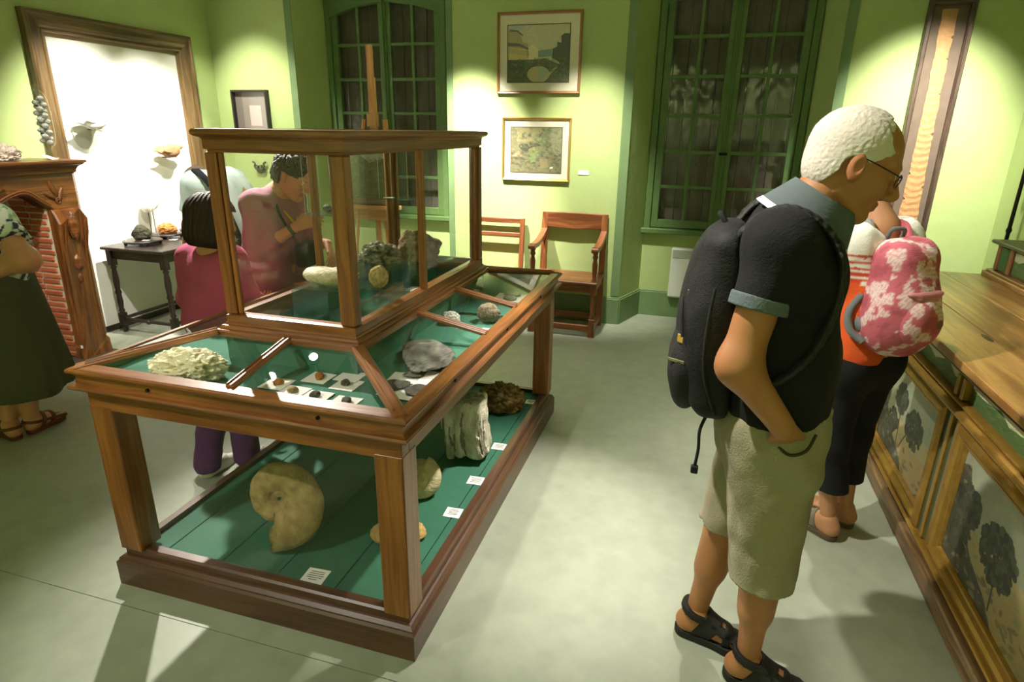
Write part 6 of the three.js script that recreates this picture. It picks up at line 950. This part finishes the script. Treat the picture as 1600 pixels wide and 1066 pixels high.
// ---- the woman in mauve reading beside the showcase
{
  const base = [-0.86, 0, -0.46], P = makePerson('woman in mauve top with curly dark hair looking into the showcase', base);
  const J = { hipL: [-0.90, 0.80, -0.545], hipR: [-0.90, 0.80, -0.385], kneeL: [-0.87, 0.43, -0.545], kneeR: [-0.87, 0.43, -0.385], ankL: [-0.89, 0.085, -0.55], ankR: [-0.89, 0.085, -0.38], waist: [-0.885, 0.92, -0.46], chest: [-0.865, 1.13, -0.46], shoL: [-0.84, 1.265, -0.60], shoR: [-0.87, 1.265, -0.315], elbL: [-0.78, 1.02, -0.62], elbR: [-0.885, 1.01, -0.285], wriL: [-0.605, 1.04, -0.55], wriR: [-0.668, 1.155, -0.37], neck: [-0.835, 1.30, -0.46], head: [-0.715, 1.405, -0.46], face: [1, -0.6, 0.0] };
  const fL = footFn(J.ankL, [-0.935, 0, -0.55], [-0.70, 0, -0.56]), fR = footFn(J.ankR, [-0.935, 0, -0.38], [-0.70, 0, -0.37]);
  const hR = handFns(J.wriR, [0.85, 0.35, -0.3], [0, -0.3, -1], 0.9, 0.9, 1), hL = handFns(J.wriL, [0.5, -0.6, 0.45], [-0.6, -0.5, 0.2], 0.8, 0.9);
  const { R, hs } = skinBody(P, J, { tone: 0xc08a66, female: true, k: 0.98, head: 0.96, hands: [hR, hL] });
  const hair = su(0.02, ell([-0.022, 0.04, 0], [0.110, 0.098, 0.090]), ell([-0.06, -0.02, 0], [0.065, 0.075, 0.075]));
  P.net('hair', local(R, J.head, hs, (x, y, z) => Math.max(hair(x, y, z) + 0.010 * N3(x * 60, y * 60, z * 60), x - 0.075 + (y < 0.02 ? 0.075 - 0.02 : 0) * 1, y < 0.02 && Math.abs(z) > 0.05 && x > -0.035 ? 0.03 : -1)), [add3(J.head, [-0.18, -0.18, -0.18]), add3(J.head, [0.18, 0.18, 0.18])], 0.006, clothMat(0x2d2018, { roughness: 0.6, bumpScale: 0.005 }));
  const sl = (s, e, w) => su(0.03, cap(s, e, 0.064, 0.056), cap(e, lerp3(e, w, 0.45), 0.055, 0.048));
  P.net('mauve_top', both(wrinkle(su(0.018, su(0.06, cap([-0.885, 0.84, -0.54], [-0.86, 1.14, -0.53], 0.125, 0.105), cap([-0.885, 0.84, -0.38], [-0.865, 1.14, -0.39], 0.125, 0.105), ell([-0.805, 1.08, -0.46], [0.10, 0.10, 0.13]), cap([-0.85, 1.19, -0.5], J.shoL, 0.09, 0.068), cap([-0.86, 1.19, -0.42], J.shoR, 0.09, 0.066), cap([-0.845, 1.285, -0.44], J.shoR, 0.062, 0.062), cap([-0.835, 1.285, -0.48], J.shoL, 0.062, 0.062)), sl(J.shoL, J.elbL, J.wriL), sl(J.shoR, J.elbR, J.wriR)), 0.007, 10), half([0, -1, 0], [0, 0.80, 0])), [[-1.05, 0.76, -0.74], [-0.62, 1.36, -0.18]], 0.009, clothMat(0x9c6678));
  P.net('jeans', both(su(0.04, cap(J.hipL, J.hipR, 0.125), cap(J.hipL, J.kneeL, 0.10, 0.075), cap(J.hipR, J.kneeR, 0.10, 0.075), cap(J.kneeL, [-0.89, 0.08, -0.55], 0.075, 0.065), cap(J.kneeR, [-0.89, 0.08, -0.38], 0.075, 0.065)), half([0, -1, 0], [0, 0.04, 0])), [[-1.06, 0.01, -0.70], [-0.74, 0.94, -0.22]], 0.011, clothMat(0x2b3a44));
  for (const F of [fL, fR]) { const c = F.P(0.5, 0, 0.04), bb = [[c[0] - 0.17, -0.002, c[2] - 0.17], [c[0] + 0.17, 0.14, c[2] + 0.17]]; P.net('shoe', su(0.01, solePart(F, 0.9, 0.001, 0.026), both(fat(F.f, 0.006), half([0, 1, 0], [0, 0.075, 0]))), bb, 0.007, std(0x2a2622, 0.7)); }
  P.part('wrist_watch', netMesh(strap(cap(J.elbR, J.wriR, 0.040, 0.026), lerp3(J.elbR, J.wriR, 0.9), sub3(J.wriR, J.elbR), 0.010, 0.004), add3(J.wriR, [-0.08, -0.08, -0.08]), add3(J.wriR, [0.06, 0.06, 0.06]), 0.005), std(0x40424a, 0.4));
  P.part('neck_lanyard', tube([[-0.80, 1.27, -0.52], [-0.755, 1.20, -0.49], [-0.705, 1.12, -0.46], [-0.755, 1.20, -0.43], [-0.805, 1.27, -0.40]], 0.007, 40, 6), clothMat(0xc2b83a), 'yellow lanyard');
  const c = thing('shoulder_bag', 'small black bag at the hip of the woman in mauve', 'bag', [-0.66, 0.93, -0.44]); part('bag', netMesh(rbox([0, 0.07, 0], [0.035, 0.065, 0.075], 0.02), [-0.06, -0.02, -0.1], [0.06, 0.16, 0.1], 0.006), clothMat(0x17171a), c); part('strap', tube([[-0.02, 0.13, 0.05], [-0.09, 0.28, 0.08], [-0.17, 0.40, 0.02]], 0.007, 24, 6), clothMat(0x17171a), c);
}

// ---- the man in light blue leaning over the domes
{
  const base = [-1.5, 0, -1.02], P = makePerson('man in light blue shirt leaning towards the glass domes', base);
  const J = { hipL: [-1.44, 0.90, -0.94], hipR: [-1.46, 0.90, -1.10], kneeL: [-1.50, 0.47, -0.93], kneeR: [-1.52, 0.47, -1.10], ankL: [-1.46, 0.09, -0.93], ankR: [-1.48, 0.09, -1.10], waist: [-1.485, 1.00, -1.02], chest: [-1.64, 1.20, -1.04], shoL: [-1.73, 1.29, -0.87], shoR: [-1.76, 1.29, -1.20], elbL: [-1.83, 1.03, -0.86], elbR: [-1.88, 1.03, -1.22], wriL: [-1.95, 0.85, -0.92], wriR: [-2.0, 0.86, -1.18], neck: [-1.765, 1.315, -1.04], head: [-1.905, 1.255, -1.08], face: [-0.7, -1, -0.1], headUp: [-1, 0.7, 0] };
  const fL = footFn(J.ankL, [-1.41, 0, -0.93], [-1.66, 0, -0.92]), fR = footFn(J.ankR, [-1.43, 0, -1.10], [-1.68, 0, -1.12]);
  const { R, hs } = skinBody(P, J, { tone: 0xc08a68, hands: [handFns(J.wriL, [-0.6, -0.6, -0.1], [1, 0, 0], 0.4), handFns(J.wriR, [-0.6, -0.6, 0.1], [1, 0, 0], 0.4)] });
  P.net('hair', local(R, J.head, hs, both(ell([-0.02, 0.035, 0], [0.108, 0.096, 0.085]), (x, y, z) => x - 0.06, (x, y, z) => -0.05 - y)), [add3(J.head, [-0.16, -0.16, -0.16]), add3(J.head, [0.16, 0.16, 0.16])], 0.006, clothMat(0x6a5c4c));
  const sl = (s, e) => both(cap(s, e, 0.085, 0.075), half(sub3(e, s), lerp3(s, e, 0.65)));
  P.net('light_blue_shirt', wrinkle(su(0.07, cap([-1.48, 0.99, -0.95], [-1.66, 1.21, -0.95], 0.13, 0.125), cap([-1.49, 0.99, -1.10], [-1.67, 1.21, -1.12], 0.13, 0.125), cap([-1.66, 1.23, -0.97], J.shoL, 0.11, 0.08), cap([-1.68, 1.23, -1.10], J.shoR, 0.11, 0.08), sl(J.shoL, J.elbL), sl(J.shoR, J.elbR)), 0.007, 9), [[-2.02, 0.82, -1.38], [-1.30, 1.45, -0.70]], 0.011, clothMat(0xcfe2e0));
  P.net('trousers', su(0.04, cap(J.hipL, J.hipR, 0.125), cap(J.hipL, J.kneeL, 0.10, 0.075), cap(J.hipR, J.kneeR, 0.10, 0.075), cap(J.kneeL, [-1.46, 0.08, -0.93], 0.075, 0.07), cap(J.kneeR, [-1.48, 0.08, -1.10], 0.075, 0.07)), [[-1.66, 0.0, -1.28], [-1.28, 1.05, -0.76]], 0.012, clothMat(0x2b4f52));
  for (const F of [fL, fR]) { const c = F.P(0.5, 0, 0.04), bb = [[c[0] - 0.18, -0.002, c[2] - 0.18], [c[0] + 0.18, 0.14, c[2] + 0.18]]; P.net('shoe', su(0.01, solePart(F, 1, 0.001, 0.026), both(fat(F.f, 0.006), half([0, 1, 0], [0, 0.08, 0]))), bb, 0.008, std(0x2a2622, 0.7)); }
  const s = thing('shoulder_bag', 'dark shoulder bag slung across the light blue shirt', 'bag', [-1.33, 0.80, -0.90]);
  part('strap', M([0, 1, 2].map(i => tube([[-0.36 - 0.012 * i, 0.585, 0.05 + 0.01 * i], [-0.26 - 0.012 * i, 0.535, 0.095], [-0.17 - 0.012 * i, 0.44, 0.11], [-0.11 - 0.012 * i, 0.32, 0.105], [-0.07 - 0.010 * i, 0.18, 0.09]], 0.012, 30, 6))), clothMat(0x23282e), s);
  part('strap_stripe', M(rod([-0.20, 0.452, 0.112], [-0.155, 0.468, 0.112], 0.004), rod([-0.20, 0.438, 0.115], [-0.15, 0.452, 0.115], 0.004)), clothMat(0xd5d8d8), s);
  part('bag', netMesh(wrinkle(rbox([0.0, 0.09, 0.06], [0.06, 0.11, 0.11], 0.04), 0.006, 12), [-0.1, -0.05, -0.09], [0.1, 0.24, 0.21], 0.009), clothMat(0x23282e), s);
}

renderer.render(scene, camera);
